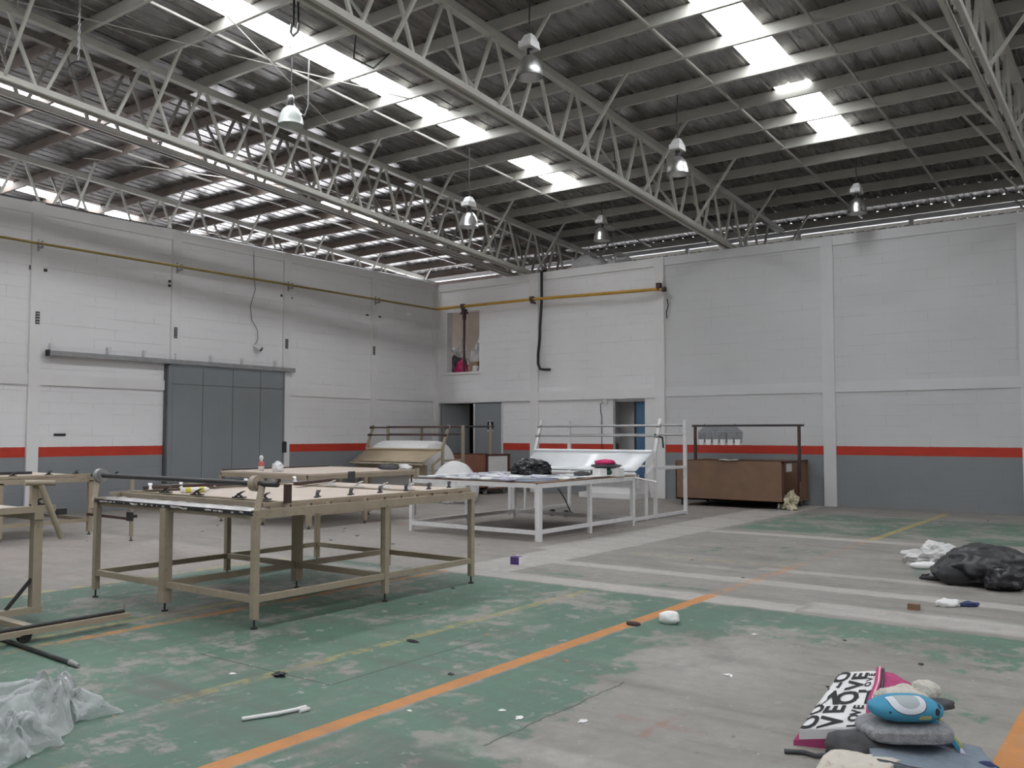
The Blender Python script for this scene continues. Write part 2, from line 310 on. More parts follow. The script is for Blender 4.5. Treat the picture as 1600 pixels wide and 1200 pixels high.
# ------------------------------------------------------------------ mesh helpers
ORG = {}
class MB:
    def __init__(s): s.v = []; s.f = []; s.sm = []
    def add(s, vs, fs, smooth=False):
        o = len(s.v); s.v += [tuple(v) for v in vs]; s.f += [tuple(i+o for i in f) for f in fs]; s.sm += [smooth]*len(fs); return s
    def box(s, x0, x1, y0, y1, z0, z1):
        return s.add([(x0,y0,z0),(x1,y0,z0),(x1,y1,z0),(x0,y1,z0),(x0,y0,z1),(x1,y0,z1),(x1,y1,z1),(x0,y1,z1)],
                     [(3,2,1,0),(4,5,6,7),(0,1,5,4),(1,2,6,5),(2,3,7,6),(3,0,4,7)])
    def bar(s, a, b, w, h=None, up=(0,0,1)):
        a, b = Vector(a), Vector(b); h = h or w; d = (b-a).normalized(); up = Vector(up)
        if abs(d.dot(up)) > .98: up = Vector((1,0,0))
        sx = d.cross(up).normalized()*w/2; sz = sx.cross(d).normalized()*h/2
        vs = [p+i*sx+j*sz for p in (a,b) for i,j in ((-1,-1),(1,-1),(1,1),(-1,1))]
        return s.add(vs, [(0,1,2,3),(7,6,5,4),(0,4,5,1),(1,5,6,2),(2,6,7,3),(3,7,4,0)])
    def tube(s, pts, r, n=8, cap=True):
        pts = [Vector(p) for p in pts]; rr = r if isinstance(r, (list, tuple)) else [r]*len(pts)
        rings = []; prev = None
        for i, p in enumerate(pts):
            d = (pts[min(i+1,len(pts)-1)]-pts[max(i-1,0)]).normalized()
            if prev is None:
                q = Vector((0,0,1)) if abs(d.z) < .9 else Vector((1,0,0)); u = d.cross(q).normalized()
            else: u = (prev-d*prev.dot(d)).normalized()
            prev = u; w = d.cross(u)
            rings.append([p+rr[i]*(math.cos(2*PI*k/n)*u+math.sin(2*PI*k/n)*w) for k in range(n)])
        vs = [v for R in rings for v in R]; fs = []
        for i in range(len(pts)-1):
            for k in range(n): fs.append((i*n+k, i*n+(k+1)%n, (i+1)*n+(k+1)%n, (i+1)*n+k))
        s.add(vs, fs, True)
        if cap:
            s.add(rings[0], [tuple(reversed(range(n)))]); s.add(rings[-1], [tuple(range(n))])
        return s
    def lathe(s, c, prof, n=24, axis='z'):
        vs = []
        for (r, z) in prof:
            for k in range(n):
                a = 2*PI*k/n; q = (r*math.cos(a), r*math.sin(a), z)
                if axis == 'x': q = (q[2], q[0], q[1])
                vs.append((c[0]+q[0], c[1]+q[1], c[2]+q[2]))
        fs = [(i*n+k, i*n+(k+1)%n, (i+1)*n+(k+1)%n, (i+1)*n+k) for i in range(len(prof)-1) for k in range(n)]
        return s.add(vs, fs, True)
    def grid(s, fn, nu, nv, smooth=True):
        vs = [fn(i/nu, j/nv) for i in range(nu+1) for j in range(nv+1)]
        fs = [(i*(nv+1)+j, (i+1)*(nv+1)+j, (i+1)*(nv+1)+j+1, i*(nv+1)+j+1) for i in range(nu) for j in range(nv)]
        return s.add(vs, fs, smooth)
    def slab(s, fn, nu, nv, t, smooth=True):
        """closed sheet of thickness t along +z under fn(u,v)"""
        n = (nu+1)*(nv+1); o = len(s.v)
        top = [Vector(fn(i/nu, j/nv)) for i in range(nu+1) for j in range(nv+1)]
        s.v += [tuple(v) for v in top] + [tuple(v-Vector((0,0,t))) for v in top]
        idx = lambda i, j: o+i*(nv+1)+j
        for i in range(nu):
            for j in range(nv):
                q = (idx(i,j), idx(i+1,j), idx(i+1,j+1), idx(i,j+1)); s.f += [q, tuple(x+n for x in reversed(q))]; s.sm += [smooth]*2
        for i in range(nu):
            for j, rev in ((0, False), (nv, True)):
                a, c = idx(i,j), idx(i+1,j); q = (a, a+n, c+n, c); s.f.append(q[::-1] if rev else q); s.sm.append(False)
        for j in range(nv):
            for i, rev in ((0, True), (nu, False)):
                a, c = idx(i,j), idx(i,j+1); q = (a, a+n, c+n, c); s.f.append(q[::-1] if rev else q); s.sm.append(False)
        return s
    def mesh(s, name, mat, off=(0,0,0)):
        me = bpy.data.meshes.new(name)
        me.from_pydata([(v[0]-off[0], v[1]-off[1], v[2]-off[2]) for v in s.v], [], s.f)
        me.polygons.foreach_set('use_smooth', s.sm); me.materials.append(MT[mat] if isinstance(mat, str) else mat); me.update()
        return me
    def build(s, name, mat, parent=None):
        off = ORG.get(parent, (0,0,0)) if parent else (0,0,0)
        if parent is None and s.v:      # origin at the base of the thing
            xs = [v[0] for v in s.v]; ys = [v[1] for v in s.v]; zs = [v[2] for v in s.v]
            off = ((min(xs)+max(xs))/2, (min(ys)+max(ys))/2, min(zs))
        o = bpy.data.objects.new(name, s.mesh(name, mat, off)); COL.objects.link(o)
        if parent: o.parent = parent
        else: o.location = off
        ORG[o] = off
        return o
def tag(o, label=None, cat=None, group=None, kind=None):
    if label: o['label'] = label
    if cat: o['category'] = cat
    if group: o['group'] = group
    if kind: o['kind'] = kind
    return o
def thing(name, label, cat, loc, group=None):
    o = bpy.data.objects.new(name, None); COL.objects.link(o); o.location = loc; o.empty_display_size = .2
    ORG[o] = tuple(loc); return tag(o, label, cat, group)
def struct(o): o['kind'] = 'structure'; return o
def sempty(name, loc=(0,0,0)):
    o = bpy.data.objects.new(name, None); COL.objects.link(o); o.location = loc; ORG[o] = tuple(loc); o['kind'] = 'structure'; return o
def part(name, parent, mat, fn): m = MB(); fn(m); return m.build(name, mat, parent)
def box(name, parent, mat, *a): return MB().box(*a).build(name, mat, parent)
def bar(name, parent, mat, a, b, w, h=None): return MB().bar(a, b, w, h).build(name, mat, parent)
def tube(name, parent, mat, pts, r, n=8): return MB().tube(pts, r, n).build(name, mat, parent)
def like(o, parent, dx, dy, dz=0.0):      # a second alike piece sharing mesh data
    c = o.copy(); COL.objects.link(c); c.parent = parent; c.location = o.location+Vector((dx, dy, dz)); ORG[c] = ORG[o]; return c
def blob_mesh(m, c, rad, seed=0, amp=.18, freq=1.6, sub=4, flat=-.55, crease=0.0, rotz=0.0, fn=None):
    bm = bmesh.new(); bmesh.ops.create_icosphere(bm, subdivisions=sub, radius=1.0)
    so = Vector((seed*3.7, seed*1.3, seed*2.1)); ca, sa = math.cos(rotz), math.sin(rotz)
    for v in bm.verts:
        p = v.co.copy(); n = noise.noise(p*freq+so)*amp + noise.noise(p*freq*2.7+so)*amp*.45
        if crease: n -= crease*abs(noise.noise(p*freq*2.1+so*2)) + crease*.55*abs(noise.noise(p*freq*5.0+so))
        p *= 1+n
        if fn: p = fn(p)
        p.z = max(p.z, flat+.02*noise.noise(p*5))
        x, y, z = p.x*rad[0], p.y*rad[1], (p.z-flat)*rad[2]
        v.co = (c[0]+x*ca-y*sa, c[1]+x*sa+y*ca, c[2]+z)
    bm.verts.index_update()
    m.add([v.co[:] for v in bm.verts], [[v.index for v in f.verts] for f in bm.faces], crease < .25)
    bm.free(); return m
def blob(name, parent, mat, *a, **k): return blob_mesh(MB(), *a, **k).build(name, mat, parent)

# ------------------------------------------------------------------ the hall: floor and walls
XR, YB = 27.0, -31.0
fl = MB().box(-.2, XR, YB, .2, -.12, 0).build('floor', 'floor'); struct(fl)
MT['yard'] = simple('sunlit_yard_concrete', (.56, .55, .55), .9, var=.1, nscale=.4)
MT['bay'] = simple('dark_bay_floor', (.13, .12, .115), .8, var=.2, nscale=1)
struct(MB().box(-11.5, -.2, YB-.2, 6.5, -.3, -.02).build('floor_side_bay', 'bay'))
struct(MB().box(-70, -11.5, YB-20, 70, -.3, -.02).build('ground_yard', 'yard'))
struct(MB().box(-11.5, -.2, 6.5, 70, -.3, -.02).build('ground_yard_end', 'yard'))
struct(MB().box(-.2, XR+20, .2, 70, -.3, -.02).build('ground_behind', 'yard'))
# left wall
wl = MB().box(-.2, 0, YB, .2, 0, 5.62).build('wall_left', 'wall_l'); struct(wl)
COLY = (-28.2, -25.3, -22.5, -19.6, -16.75, -13.85, -10.97, -8.14, -5.25, -2.42)
for i, y in enumerate(COLY): box('column', wl, 'white', 0, .055, y-.105, y+.105, 0, 5.68)
box('column', wl, 'white', 0, .03, -.12, -.002, 0, 5.4)
ys = [YB]+list(COLY)+[0]
for a, c in zip(ys[:-1], ys[1:]):
    y0, y1 = a+.105, c-.105
    if c == 0: y1 = -.12
    box('ring_beam', wl, 'white', 0, .04, y0, y1, 5.46, 5.66)
    if not (a == -8.14): box('lintel_beam', wl, 'white', 0, .035, y0, y1, 2.36, 2.56)
box('coping', wl, 'dark_steel', -.2, .02, YB, .1, 5.685, 5.70)
for y, z, w, h in ((-11.07, 4.47, .05, .08), (-10.82, 4.46, .09, .05), (-8.28, 4.6, .05, .05), (-8.28, 4.51, .05, .05), (-8.04, 4.6, .06, .05), (-8.04, 4.51, .06, .05), (-5.4, 4.66, .05, .05), (-5.1, 4.64, .04, .05), (-2.65, 4.5, .08, .04), (-2.2, 4.5, .08, .04), (-10.46, 1.46, .22, .045)):
    box('wall_hole', wl, 'black', .0, .012, y-w/2, y+w/2, z-h/2, z+h/2)
for y, z in ((-10.95, 3.57), (-8.15, 3.55), (-5.27, 3.55), (-2.45, 3.6)):
    g = box('vent_grille', wl, 'dark_steel', .05, .07, y-.035, y+.035, z-.11, z+.11)
    for k in range(4): box('slat', g, 'galv', .068, .076, y-.03, y+.03, z-.09+.05*k, z-.065+.05*k)
# back wall, pierced
wb = MB()
for q in ((-.2, .42, 0, 5.56), (.42, 1.55, 2.3, 3.15), (.42, 1.55, 4.8, 5.56), (1.55, 2.33, 2.3, 5.56), (2.33, 5.66, 0, 5.56), (5.66, 6.52, 2.3, 5.56), (6.52, XR, 0, 5.56)):
    x0, x1, z0, z1 = q
    if x0 == -.2: wb.box(-.2, .16, 0, .2, 0, 5.56); wb.box(.16, .42, 0, .2, 2.3, 5.56)
    else: wb.box(x0, x1, 0, .2, z0, z1)
wb = wb.build('wall_back', 'wall_b'); struct(wb)
CX = (3.37, 6.92, 10.79, 14.4, 18.0, 21.6, 25.2)
for x in CX:
    w = .125
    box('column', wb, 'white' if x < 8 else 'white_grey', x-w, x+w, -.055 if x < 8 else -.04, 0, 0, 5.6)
box('column', wb, 'white', .0, .16, -.04, 0, 0, 5.4)
xs = [0.16]+list(CX)+[XR]
for a, c in zip(xs[:-1], xs[1:]):
    x0, x1 = a+(.125 if a > 1 else 0), c-.125
    if a < 6: box('ring_beam', wb, 'white', x0, x1, -.04, 0, 5.40, 5.60); box('lintel_beam', wb, 'white', x0, x1, -.05, 0, 2.32, 2.55)
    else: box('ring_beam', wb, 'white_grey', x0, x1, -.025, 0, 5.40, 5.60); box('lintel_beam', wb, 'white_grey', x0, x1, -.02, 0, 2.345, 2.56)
box('plaster_jamb', wb, 'white', 6.52, 6.78, -.02, 0, 0, 2.32)
box('window_reveal', wb, 'white', .36, .426, -.015, .2, 3.1, 4.85)
box('window_sill', wb, 'white', .36, 1.6, -.03, .2, 3.09, 3.15)
for y0, z0 in ((5.0, 3.9),): pass
struct(MB().box(XR, XR+.2, YB, .2, 0, 7.4).build('wall_right', 'wall_l'))
struct(MB().box(-.2, XR+.2, YB-.2, YB, 0, 9.1).build('wall_front', 'wall_b'))
# ramp up to the sliding door
rp = MB().add([(0,-8.6,.47),(0,-5.0,.47),(.35,-5.0,.47),(.35,-8.6,.47),(2.4,-8.4,0),(2.4,-5.2,0),(0,-8.6,0),(0,-5.0,0)],
              [(0,3,2,1),(3,4,5,2),(0,6,4,3),(1,2,5,7),(6,7,5,4),(0,1,7,6)]).build('ramp', 'concrete'); struct(rp)

# ------------------------------------------------------------------ rooms behind the end wall
bk = None
_box = box
def box(name, parent, mat, *a):
    o = _box(name, parent, mat, *a)
    if parent is None: struct(o)
    return o
box('floor_mezzanine', bk, 'concrete', -2.4, 7, .2, 3.4, 2.6, 2.95)
box('wall_mezzanine', bk, 'plaster', -2.4, 7, 2.3, 2.45, 2.95, 5.45)
box('wall_store_side', bk, 'white', 4.6, 4.7, .2, 3.4, 0, 2.6)
box('wall_store_back', bk, 'plaster', 0, 4.6, 3.2, 3.3, 0, 2.6)
box('wall_room_back', bk, 'white', 4.7, 7, .62, .7, 0, 2.6)
box('wall_light_block', bk, 'white', -11.3, -11.1, YB, -1.0, -.02, 7.0)  # unseen wall added to block side light; white tones the roof reflections
box('wall_store_left', bk, 'plaster', -.2, 0, .2, 3.4, 0, 2.6)
box('wall_mezzanine_end', bk, 'plaster', 7, 7.1, .2, 3.4, 2.6, 5.45)
box('wall_room_end', bk, 'white', 6.9, 7, .2, 3.4, 0, 2.6)
# outer cladding
cl = MB(); n = 0; x = -1.0
pts = []
while x < XR+1:
    pts += [(x, 3.62), (x+.10, 3.62), (x+.13, 3.66), (x+.22, 3.66)]; x += .25
cl.add([(a, b, z) for z in (0, 6.42) for a, b in pts], [(i, i+1, i+1+len(pts), i+len(pts)) for i in range(len(pts)-1)])
cl = cl.build('wall_outer', 'sheet'); struct(cl)
box('girt', cl, 'white_steel', -1, XR, 3.52, 3.60, 6.22, 6.30)
box('eave_beam', cl, 'white_steel', -12, XR, 3.42, 3.54, 6.48, 6.60)
for x in (-3.3, .0, 3.0, 6.0, 9.05, 11.7, 14.7, 17.6, 20.5, 23.5): box('eave_post', cl, 'white_steel', x-.05, x+.05, 3.42, 3.52, 0, 6.48)

# ------------------------------------------------------------------ roof
SL = .064
zsheet = lambda y: 7.045-SL*y
ztop = lambda y: 6.80-SL*y
zbot = lambda y: 5.64-.072*y
PY = [-4.2+1.107*k for k in range(-24, 9)]
ceil = sempty('ceiling')
YE = 5.4
def sheet(x0, y0, y1, mat, name, lift=0.0):
    prof = []
    for k in range(2):
        b = x0+.3*k; prof += [(b, 0), (b+.21, 0), (b+.228, .014), (b+.262, .014), (b+.28, 0)]
    prof.append((x0+.6, 0)); n = len(prof)
    vs = [(a, y, zsheet(y)+h+lift) for y in (y0, y1) for a, h in prof]
    return MB().add(vs, [(i+1, i, i+n, i+n+1) for i in range(n-1)]).build(name, mat, ceil)
k0 = -27
for k in range(k0, 37):
    x0 = 5.27+.6*k
    if k % 10 == 0:                      # a run with translucent panels
        segs = [(-29.5, -25.0), (-22.4, -5.2), (-3.77, -1.72)] if k != 10 else [(-29.5, -25.0), (-22.4, -5.2), (-4.3, -1.72)]
        if k == 20: segs = [(-29.5, -25.0), (-22.4, -14.0), (-12.2, -6.4), (-3.77, -1.72)]
        cur = YB
        for a, c in segs:
            sheet(x0, cur, a, 'sheet', 'roof_sheet')
            y = a
            while y < c-.2:
                y2 = min(c, y+3.45); sheet(x0, y, y2, 'skylight', 'skylight_panel'); y = y2
            cur = c
        sheet(x0, cur, YE, 'sheet', 'roof_sheet')
    else: sheet(x0, YB, YE, 'sheet', 'roof_sheet')
XL, XE = 5.27+.6*k0, 5.27+.6*37
for y in PY:                              # C-section purlins
    z0, z1 = ztop(y)+.06, zsheet(y)-.004
    m = MB(); pr = [(0, z0), (.06, z0), (.06, z0+.02), (.055, z0+.02), (.055, z0+.006), (.006, z0+.006), (.006, z1-.006), (.06, z1-.006), (.06, z1), (0, z1)]
    n = len(pr); 
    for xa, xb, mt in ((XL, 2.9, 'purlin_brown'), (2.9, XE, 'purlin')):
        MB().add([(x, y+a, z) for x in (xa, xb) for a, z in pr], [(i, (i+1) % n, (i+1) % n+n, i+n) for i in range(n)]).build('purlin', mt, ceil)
for x in (-11, -9, -7.2, -5.2, -1.3, .75, 4.92, 6.85, 10.6, 12.61, 16.7, 18.7, 22.6, 24.6):
    bar('bridging_bar', ceil, 'purlin', (x, YB+.5, ztop(YB+.5)+.10), (x, 3.4, ztop(3.4)+.10), .035, .035)
for a, c in (((3.4, -13.0), (6.4, -6.7)), ((1.2, -12.2), (4.6, -13.4)), ((6.6, -13.0), (3.9, -7.5)), ((-2.2, -9), (1.9, -3)), ((9.2, -16), (14, -9.5))):
    tube('wind_brace_rod', ceil, 'truss', [(a[0], a[1], ztop(a[1])+.02), (c[0], c[1], ztop(c[1])+.02)], .009, 6)
# ------------------------------------------------------------------ trusses
def truss(x, label, knees=(-1, 1), y1=3.35, y0=YB+.3, paint='truss'):
    t = thing('roof_truss', label, 'roof truss', (x, 0, zbot(0)-.06), 'steel roof trusses')
    for s, nm in ((ztop, 'top_chord'),):
        bar(nm, t, paint, (x, y0, s(y0)), (x, y1, s(y1)), .12, .12)
    bc = bar('bottom_chord', t, paint, (x-.07, y0, zbot(y0)), (x-.07, y1-.6 if y1 > 1 else y1, zbot(y1-.6)), .06, .09)
    like(bc, t, .14, 0)
    py = [y for y in PY if y0 < y < y1-.2]
    for i, y in enumerate(py):
        for d in (-1, 1):
            yb = y+d*.48
            if yb < y0 or yb > y1-.5: continue
            bar('web_bar', t, paint, (x, y+d*.06, ztop(y)-.05), (x, yb, zbot(yb)+.04), .045, .045)
        if i % 2 == 1:
            for sd in knees: bar('knee_brace', t, paint, (x+sd*.10, y, zbot(y)+.03), (x+sd*.98, y+.02, ztop(y)+.085), .042, .042)
    return t
truss(-3.35, 'roof truss showing its top chord above the white side wall', (-1, 1), paint='truss')
truss(2.60, 'shaded rear roof truss of the close-set pair beyond the bright skylight run', (-1,), paint='truss_shaded')
truss(3.15, 'front roof truss of the close-set pair, with a light rail under it', (1,))
truss(8.65, 'roof truss crossing the middle of the hall, its end near the brown cart')
truss(14.72, 'roof truss nearest the right edge of the view, seen from below')
far = truss(20.7, 'roof truss')          # out of frame: part of the roof structure only
for k in ('label', 'category', 'group'): del far[k]
far.parent = ceil
rl = thing('light_rail', 'pale twin light rail slung along the shaded rear truss', 'rail', (2.52, -13, 6.4))
for dx in (-.06, .06): bar('rail_channel', rl, 'white_steel', (2.6+dx, -28, zbot(-28)-.05), (2.6+dx, 0.0, zbot(0)-.02), .035, .05)

# ------------------------------------------------------------------ high-bay lamps
def lamp(x, y, zb, label, box_on=True, sag=None, r=.185, refl='chrome'):
    t = thing('highbay_lamp', label, 'lamp', (x, y, zb), 'high-bay lamps on the roof')
    prof = [(r*1.04, 0), (r, .012), (r*.97, .08), (r*.86, .17), (r*.64, .25), (r*.38, .295), (r*.3, .30)]
    MB().lathe((x, y, zb), prof+[(r*.28, .30)]).lathe((x, y, zb), [(r*.95, .0), (r*.93, .08), (r*.8, .165), (r*.6, .24), (r*.3, .285)][::-1]).build('reflector', refl, t)
    part('lamp_neck', t, 'dark_steel', lambda m: m.tube([(x, y, zb+.29), (x, y, zb+.40)], .045, 10))
    top = zb+.40
    if box_on:
        def bl(m):
            m.add([(x-.10, y-.12, top), (x+.10, y-.12, top), (x+.10, y+.12, top), (x-.10, y+.12, top), (x-.09, y-.10, top+.10), (x+.09, y-.10, top+.10), (x+.09, y+.10, top+.10), (x-.09, y+.10, top+.10),
                   (x-.05, y-.05, top+.20), (x+.05, y-.05, top+.20), (x+.05, y+.05, top+.20), (x-.05, y+.05, top+.20)],
                  [(3,2,1,0), (0,1,5,4), (1,2,6,5), (2,3,7,6), (3,0,4,7), (4,5,9,8), (5,6,10,9), (6,7,11,10), (7,4,8,11), (8,9,10,11)])
        bx = part('ballast_box', t, 'ballast', bl); box('ballast_lid', bx, 'white_steel', x-.095, x+.095, y-.135, y-.12, top+.01, top+.09); top += .20
    else:
        blob('socket', t, 'galv', (x-.02, y, top-.02), (.07, .06, .08), seed=3, sub=2)
    zt = zsheet(y)-.02
    n = 6; tube('suspension_cable', t, 'dark_steel', [(x+.01*math.sin(i*1.7), y+.008*math.cos(i*2.1), top+(zt-top)*i/n) for i in range(n+1)], .010, 6)
    part('ceiling_hook', t, 'galv', lambda m: m.tube([(x, y-.05, zt+.02), (x, y-.05, zt-.04), (x, y, zt-.06), (x, y+.05, zt-.03)], .012, 6))
    if sag:
        dx, dy = sag
        tube('supply_cord', t, 'galv', [(x, y, zb+.42), (x+dx*.35, y+dy*.35, zb+.22), (x+dx*.8, y+dy*.8, zb+.15), (x+dx, y+dy, zb+.32), (x+dx, y+dy, zt)], .012, 6)
    return t
lamp(5.42, -9.70, 6.36, 'bell-shaped high-bay lamp with looped cord, at upper left of the view', False, (.22, .16), .2, 'prismatic')
lamp(9.55, -9.00, 6.38, 'high-bay lamp with white ballast box, highest in the view', True)
lamp(9.89, -5.13, 5.88, 'high-bay lamp just above the lower end of the middle truss', True)
lamp(5.42, -5.22, 5.56, 'high-bay lamp hanging low in front of the paired trusses', True)
lamp(5.72, -.61, 6.05, 'dull high-bay lamp hanging right over the top of the pierced wall', True)
lamp(11.58, -.59, 5.86, 'high-bay lamp hanging over the blank right-hand wall', True)
# chain with ring
ch = thing('chain_hoist', 'steel chain with dark ring hanging from the roof at upper left', 'chain', (4.2, -12.5, 6.6))
for i in range(16):
    z = 7.62-.055*i; a = i % 2
    pts = [(4.2+(.014*math.cos(q) if a else 0), -12.5+(0 if a else .014*math.cos(q)), z+.036*math.sin(q)) for q in [2*PI*j/8 for j in range(9)]]
    MB().tube(pts, .006, 5, False).build('link', 'galv', ch)
MB().tube([(4.2+.12*math.cos(q), -12.5+.09*math.cos(q), 6.62+.13*math.sin(q)) for q in [2*PI*j/20 for j in range(21)]], .011, 6, False).build('ring', 'dark_steel', ch)
hk = thing('strap_hook', 'dirty strap hook hanging beside the long skylight run', 'hook', (7.14, -11.07, 6.85))
for d in (-.05, .05): bar('strap', hk, 'dark_steel', (7.14+d, -11.07, 7.02), (7.14+d*.6, -11.07, 7.7), .03, .008)
part('hook_body', hk, 'galv', lambda m: m.tube([(7.06, -11.07, 7.04), (7.04, -11.07, 6.93), (7.09, -11.07, 6.87), (7.18, -11.07, 6.90), (7.21, -11.07, 7.02)], .02, 8))
# cables on the middle truss
for i, (pts, lb) in enumerate((([(8.6, -5.25, 7.05), (8.56, -5.0, 6.9), (8.56, -4.95, 6.5), (8.58, -4.9, 6.05)], 'black cable dangling inside the middle truss'),
                    ([(8.2, -.3, 6.7), (8.22, -.35, 6.3), (8.15, -.3, 6.0), (8.25, -.25, 5.7)], 'thin dark cable hanging beside the end of the middle truss'),
                    ([(6.2, -1.0, 7.0), (6.05, -.6, 6.6), (5.8, -.2, 6.0), (5.7, .1, 5.62)], 'pale thin cord running down to the wall top'),
                    ([(8.45, -11.2, 6.6), (8.3, -11.1, 6.25), (8.45, -10.9, 6.15), (8.6, -10.7, 6.42)], 'looped wires on the bottom chord at the top of the view'))):
    tag(MB().tube(pts, .012 if i != 2 else .006, 6).build('hanging_cable', 'black' if i != 2 else 'galv'), lb, 'cable')

# ------------------------------------------------------------------ wall fittings
gp = thing('gas_pipe', 'yellow gas pipe running high along both walls with brackets', 'pipe', (.2, -.2, 4.85))
tube('pipe_run', gp, 'yellow_shaded', [(.2, YB+.5, 4.89), (.2, -.28, 4.90), (.2, -.2, 4.91)], .025, 10)
tube('pipe_run', gp, 'yellow', [(.2, -.2, 4.91), (3.4, -.2, 4.90), (6.9, -.2, 4.83), (7.12, -.2, 4.81)], .038, 10)
part('end_cap', gp, 'dark_steel', lambda m: m.tube([(7.10, -.2, 4.81), (7.17, -.2, 4.81)], .06, 12))
for y in COLY[4:]: b = MB().box(.05, .24, y-.012, y+.012, 4.82, 4.85).box(.05, .065, y-.02, y+.02, 4.78, 5.0).box(.18, .22, y-.015, y+.015, 4.85, 4.95).build('bracket', 'galv', gp)
for x in (1.14, 3.42, 7.0): MB().box(x-.02, x+.02, -.26, -.04, 4.80, 4.84).box(x-.05, x+.05, -.25, -.15, 4.85, 4.97).build('bracket', 'rust', gp)
dp = thing('drop_pipe', 'rusty brown drop pipe crossing the upper wall opening', 'pipe', (1.14, -.12, 3.12))
tube('riser', dp, 'rust', [(1.14, -.14, 3.14), (1.14, -.14, 4.82)], .034, 8)
part('tee_fitting', dp, 'rust', lambda m: (m.tube([(1.14, -.14, 4.55), (1.14, -.14, 4.80)], .055, 10), m.add([(1.0,-.16,4.70),(1.28,-.16,4.70),(1.2,-.16,4.84),(1.08,-.16,4.84),(1.0,-.12,4.70),(1.28,-.12,4.70),(1.2,-.12,4.84),(1.08,-.12,4.84)],[(0,1,2,3),(7,6,5,4),(0,4,5,1),(1,5,6,2),(2,6,7,3),(3,7,4,0)])))
tag(MB().tube([(3.62, .1, 5.66), (3.66, -.12, 5.6), (3.66, -.12, 4.85), (3.61, -.12, 4.2), (3.60, -.12, 3.9), (3.55, -.12, 3.5), (3.55, -.12, 3.25), (3.61, -.12, 3.12), (3.72, -.12, 3.10), (3.92, -.12, 3.09)], .036, 10).build('black_hose', 'black'), 'black hose hanging down the wall and ending in an elbow', 'hose')
tag(MB().tube([(7.14, -.06, 4.6), (7.17, -.06, 4.45), (7.12, -.06, 4.3), (7.13, -.06, 4.15)], .014, 6).build('wall_cable', 'black'), 'short dark cable end below the cap of the yellow pipe', 'cable')
sd = thing('wall_sensor', 'small white floodlight hanging on a thin wire above the sliding door', 'light', (.1, -6.11, 3.36))
tube('wire', sd, 'dark_steel', [(.03, -6.22, 5.66), (.06, -6.22, 5.0), (.06, -6.18, 4.7), (.05, -6.30, 4.3), (.05, -6.25, 4.0), (.05, -6.10, 3.8), (.05, -6.08, 3.6), (.06, -6.16, 3.45)], .007, 5)
hs_ = part('housing', sd, 'ballast', lambda m: m.tube([(.06, -6.17, 3.44), (.12, -6.06, 3.37)], [.035, .06], 10))
part('lens', hs_, 'dark_steel', lambda m: m.tube([(.118, -6.065, 3.373), (.135, -6.03, 3.35)], [.055, .05], 10))
jb = thing('junction_box', 'small white junction box with wire beside the blue doorway', 'junction box', (5.45, -.05, 2.2))
box('box_body', jb, 'ballast', 5.42, 5.52, -.06, 0, 2.20, 2.31); tube('wire', jb, 'black', [(5.42, -.02, 2.25), (5.31, -.02, 2.2), (5.32, -.015, 2.0), (5.35, -.015, 1.9), (5.34, -.015, .6)], .008, 5)

# ------------------------------------------------------------------ sliding door
d1 = sempty('door_1', (.12, -6.8, .49))
box('door_leaf', d1, 'door', .06, .11, -8.33, -5.36, .49, 2.90)
fr = MB()
for y in (-8.33, -5.40): fr.box(.11, .125, y, y+.04, .49, 2.9)
fr.box(.11, .125, -8.33, -5.36, 2.86, 2.9); fr.build('door_frame', 'door', d1)
for a, c in ((-8.22, -7.53), (-7.515, -6.78), (-6.765, -6.05), (-6.035, -5.42)):
    box('panel', d1, 'door', .11, .118, a, c, 2.50, 2.84); box('panel', d1, 'door', .11, .118, a, c, .52, 2.485)
for y in (-7.5225, -6.7725, -6.0425): box('seam', d1, 'doorseam', .108, .1115, y-.0075, y+.0075, .5, 2.86)
box('seam', d1, 'doorseam', .108, .1115, -8.25, -5.40, 2.485, 2.50)
box('door_edge', d1, 'doorseam', .0, .06, -8.36, -8.33, .05, 2.93)
tr = MB().box(.06, .15, -10.77, -5.08, 2.90, 2.99).box(.15, .16, -10.77, -5.08, 2.90, 2.925).build('door_track', 'galv', d1)
box('track_end', d1, 'dark_steel', .05, .17, -10.79, -10.76, 2.89, 3.0)
for y in (-10.7, -9.6, -8.85, -8.15, -7.3, -6.5, -5.6): MB().box(.0, .10, y-.012, y+.012, 2.99, 3.12).box(.0, .02, y, y+.10, 3.06, 3.15).build('track_bracket', 'white_steel', d1)
box('latch', d1, 'dark_steel', .10, .14, -5.40, -5.30, 1.05, 1.30)

# ------------------------------------------------------------------ end-wall doors
d2 = sempty('door_2', (1.2, .0, 0))
box('door_leaf', d2, 'door', 1.43, 2.32, -.03, .02, .02, 2.28)
box('leaf_edge', d2, 'white_steel', 1.39, 1.43, -.04, .02, .02, 2.28)
MB().add([(.20,.02,.02),(.24,.0,.02),(.78,.55,.02),(.74,.58,.02),(.20,.02,2.28),(.24,.0,2.28),(.78,.55,2.28),(.74,.58,2.28)], [(3,2,1,0),(4,5,6,7),(0,1,5,4),(1,2,6,5),(2,3,7,6),(3,0,4,7)]).build('door_leaf', 'door', d2)
sg = box('restroom_sign', d2, 'ink', 1.86, 2.06, -.042, -.03, 1.60, 1.80)
box('sign_plate', sg, 'pillow_grey', 1.85, 2.07, -.036, -.03, 1.53, 1.83)
part('pictogram', sg, 'paper', lambda m: (m.tube([(1.955, -.048, 1.765), (1.955, -.042, 1.765)], .024, 12), m.box(1.93, 1.985, -.045, -.042, 1.66, 1.735), m.box(1.938, 1.953, -.045, -.042, 1.61, 1.66), m.box(1.961, 1.977, -.045, -.042, 1.61, 1.66)))
box('door_jamb', d2, 'white_steel', 2.32, 2.36, -.04, .1, 0, 2.3)
d3 = sempty('door_3', (6.1, 0, 0))
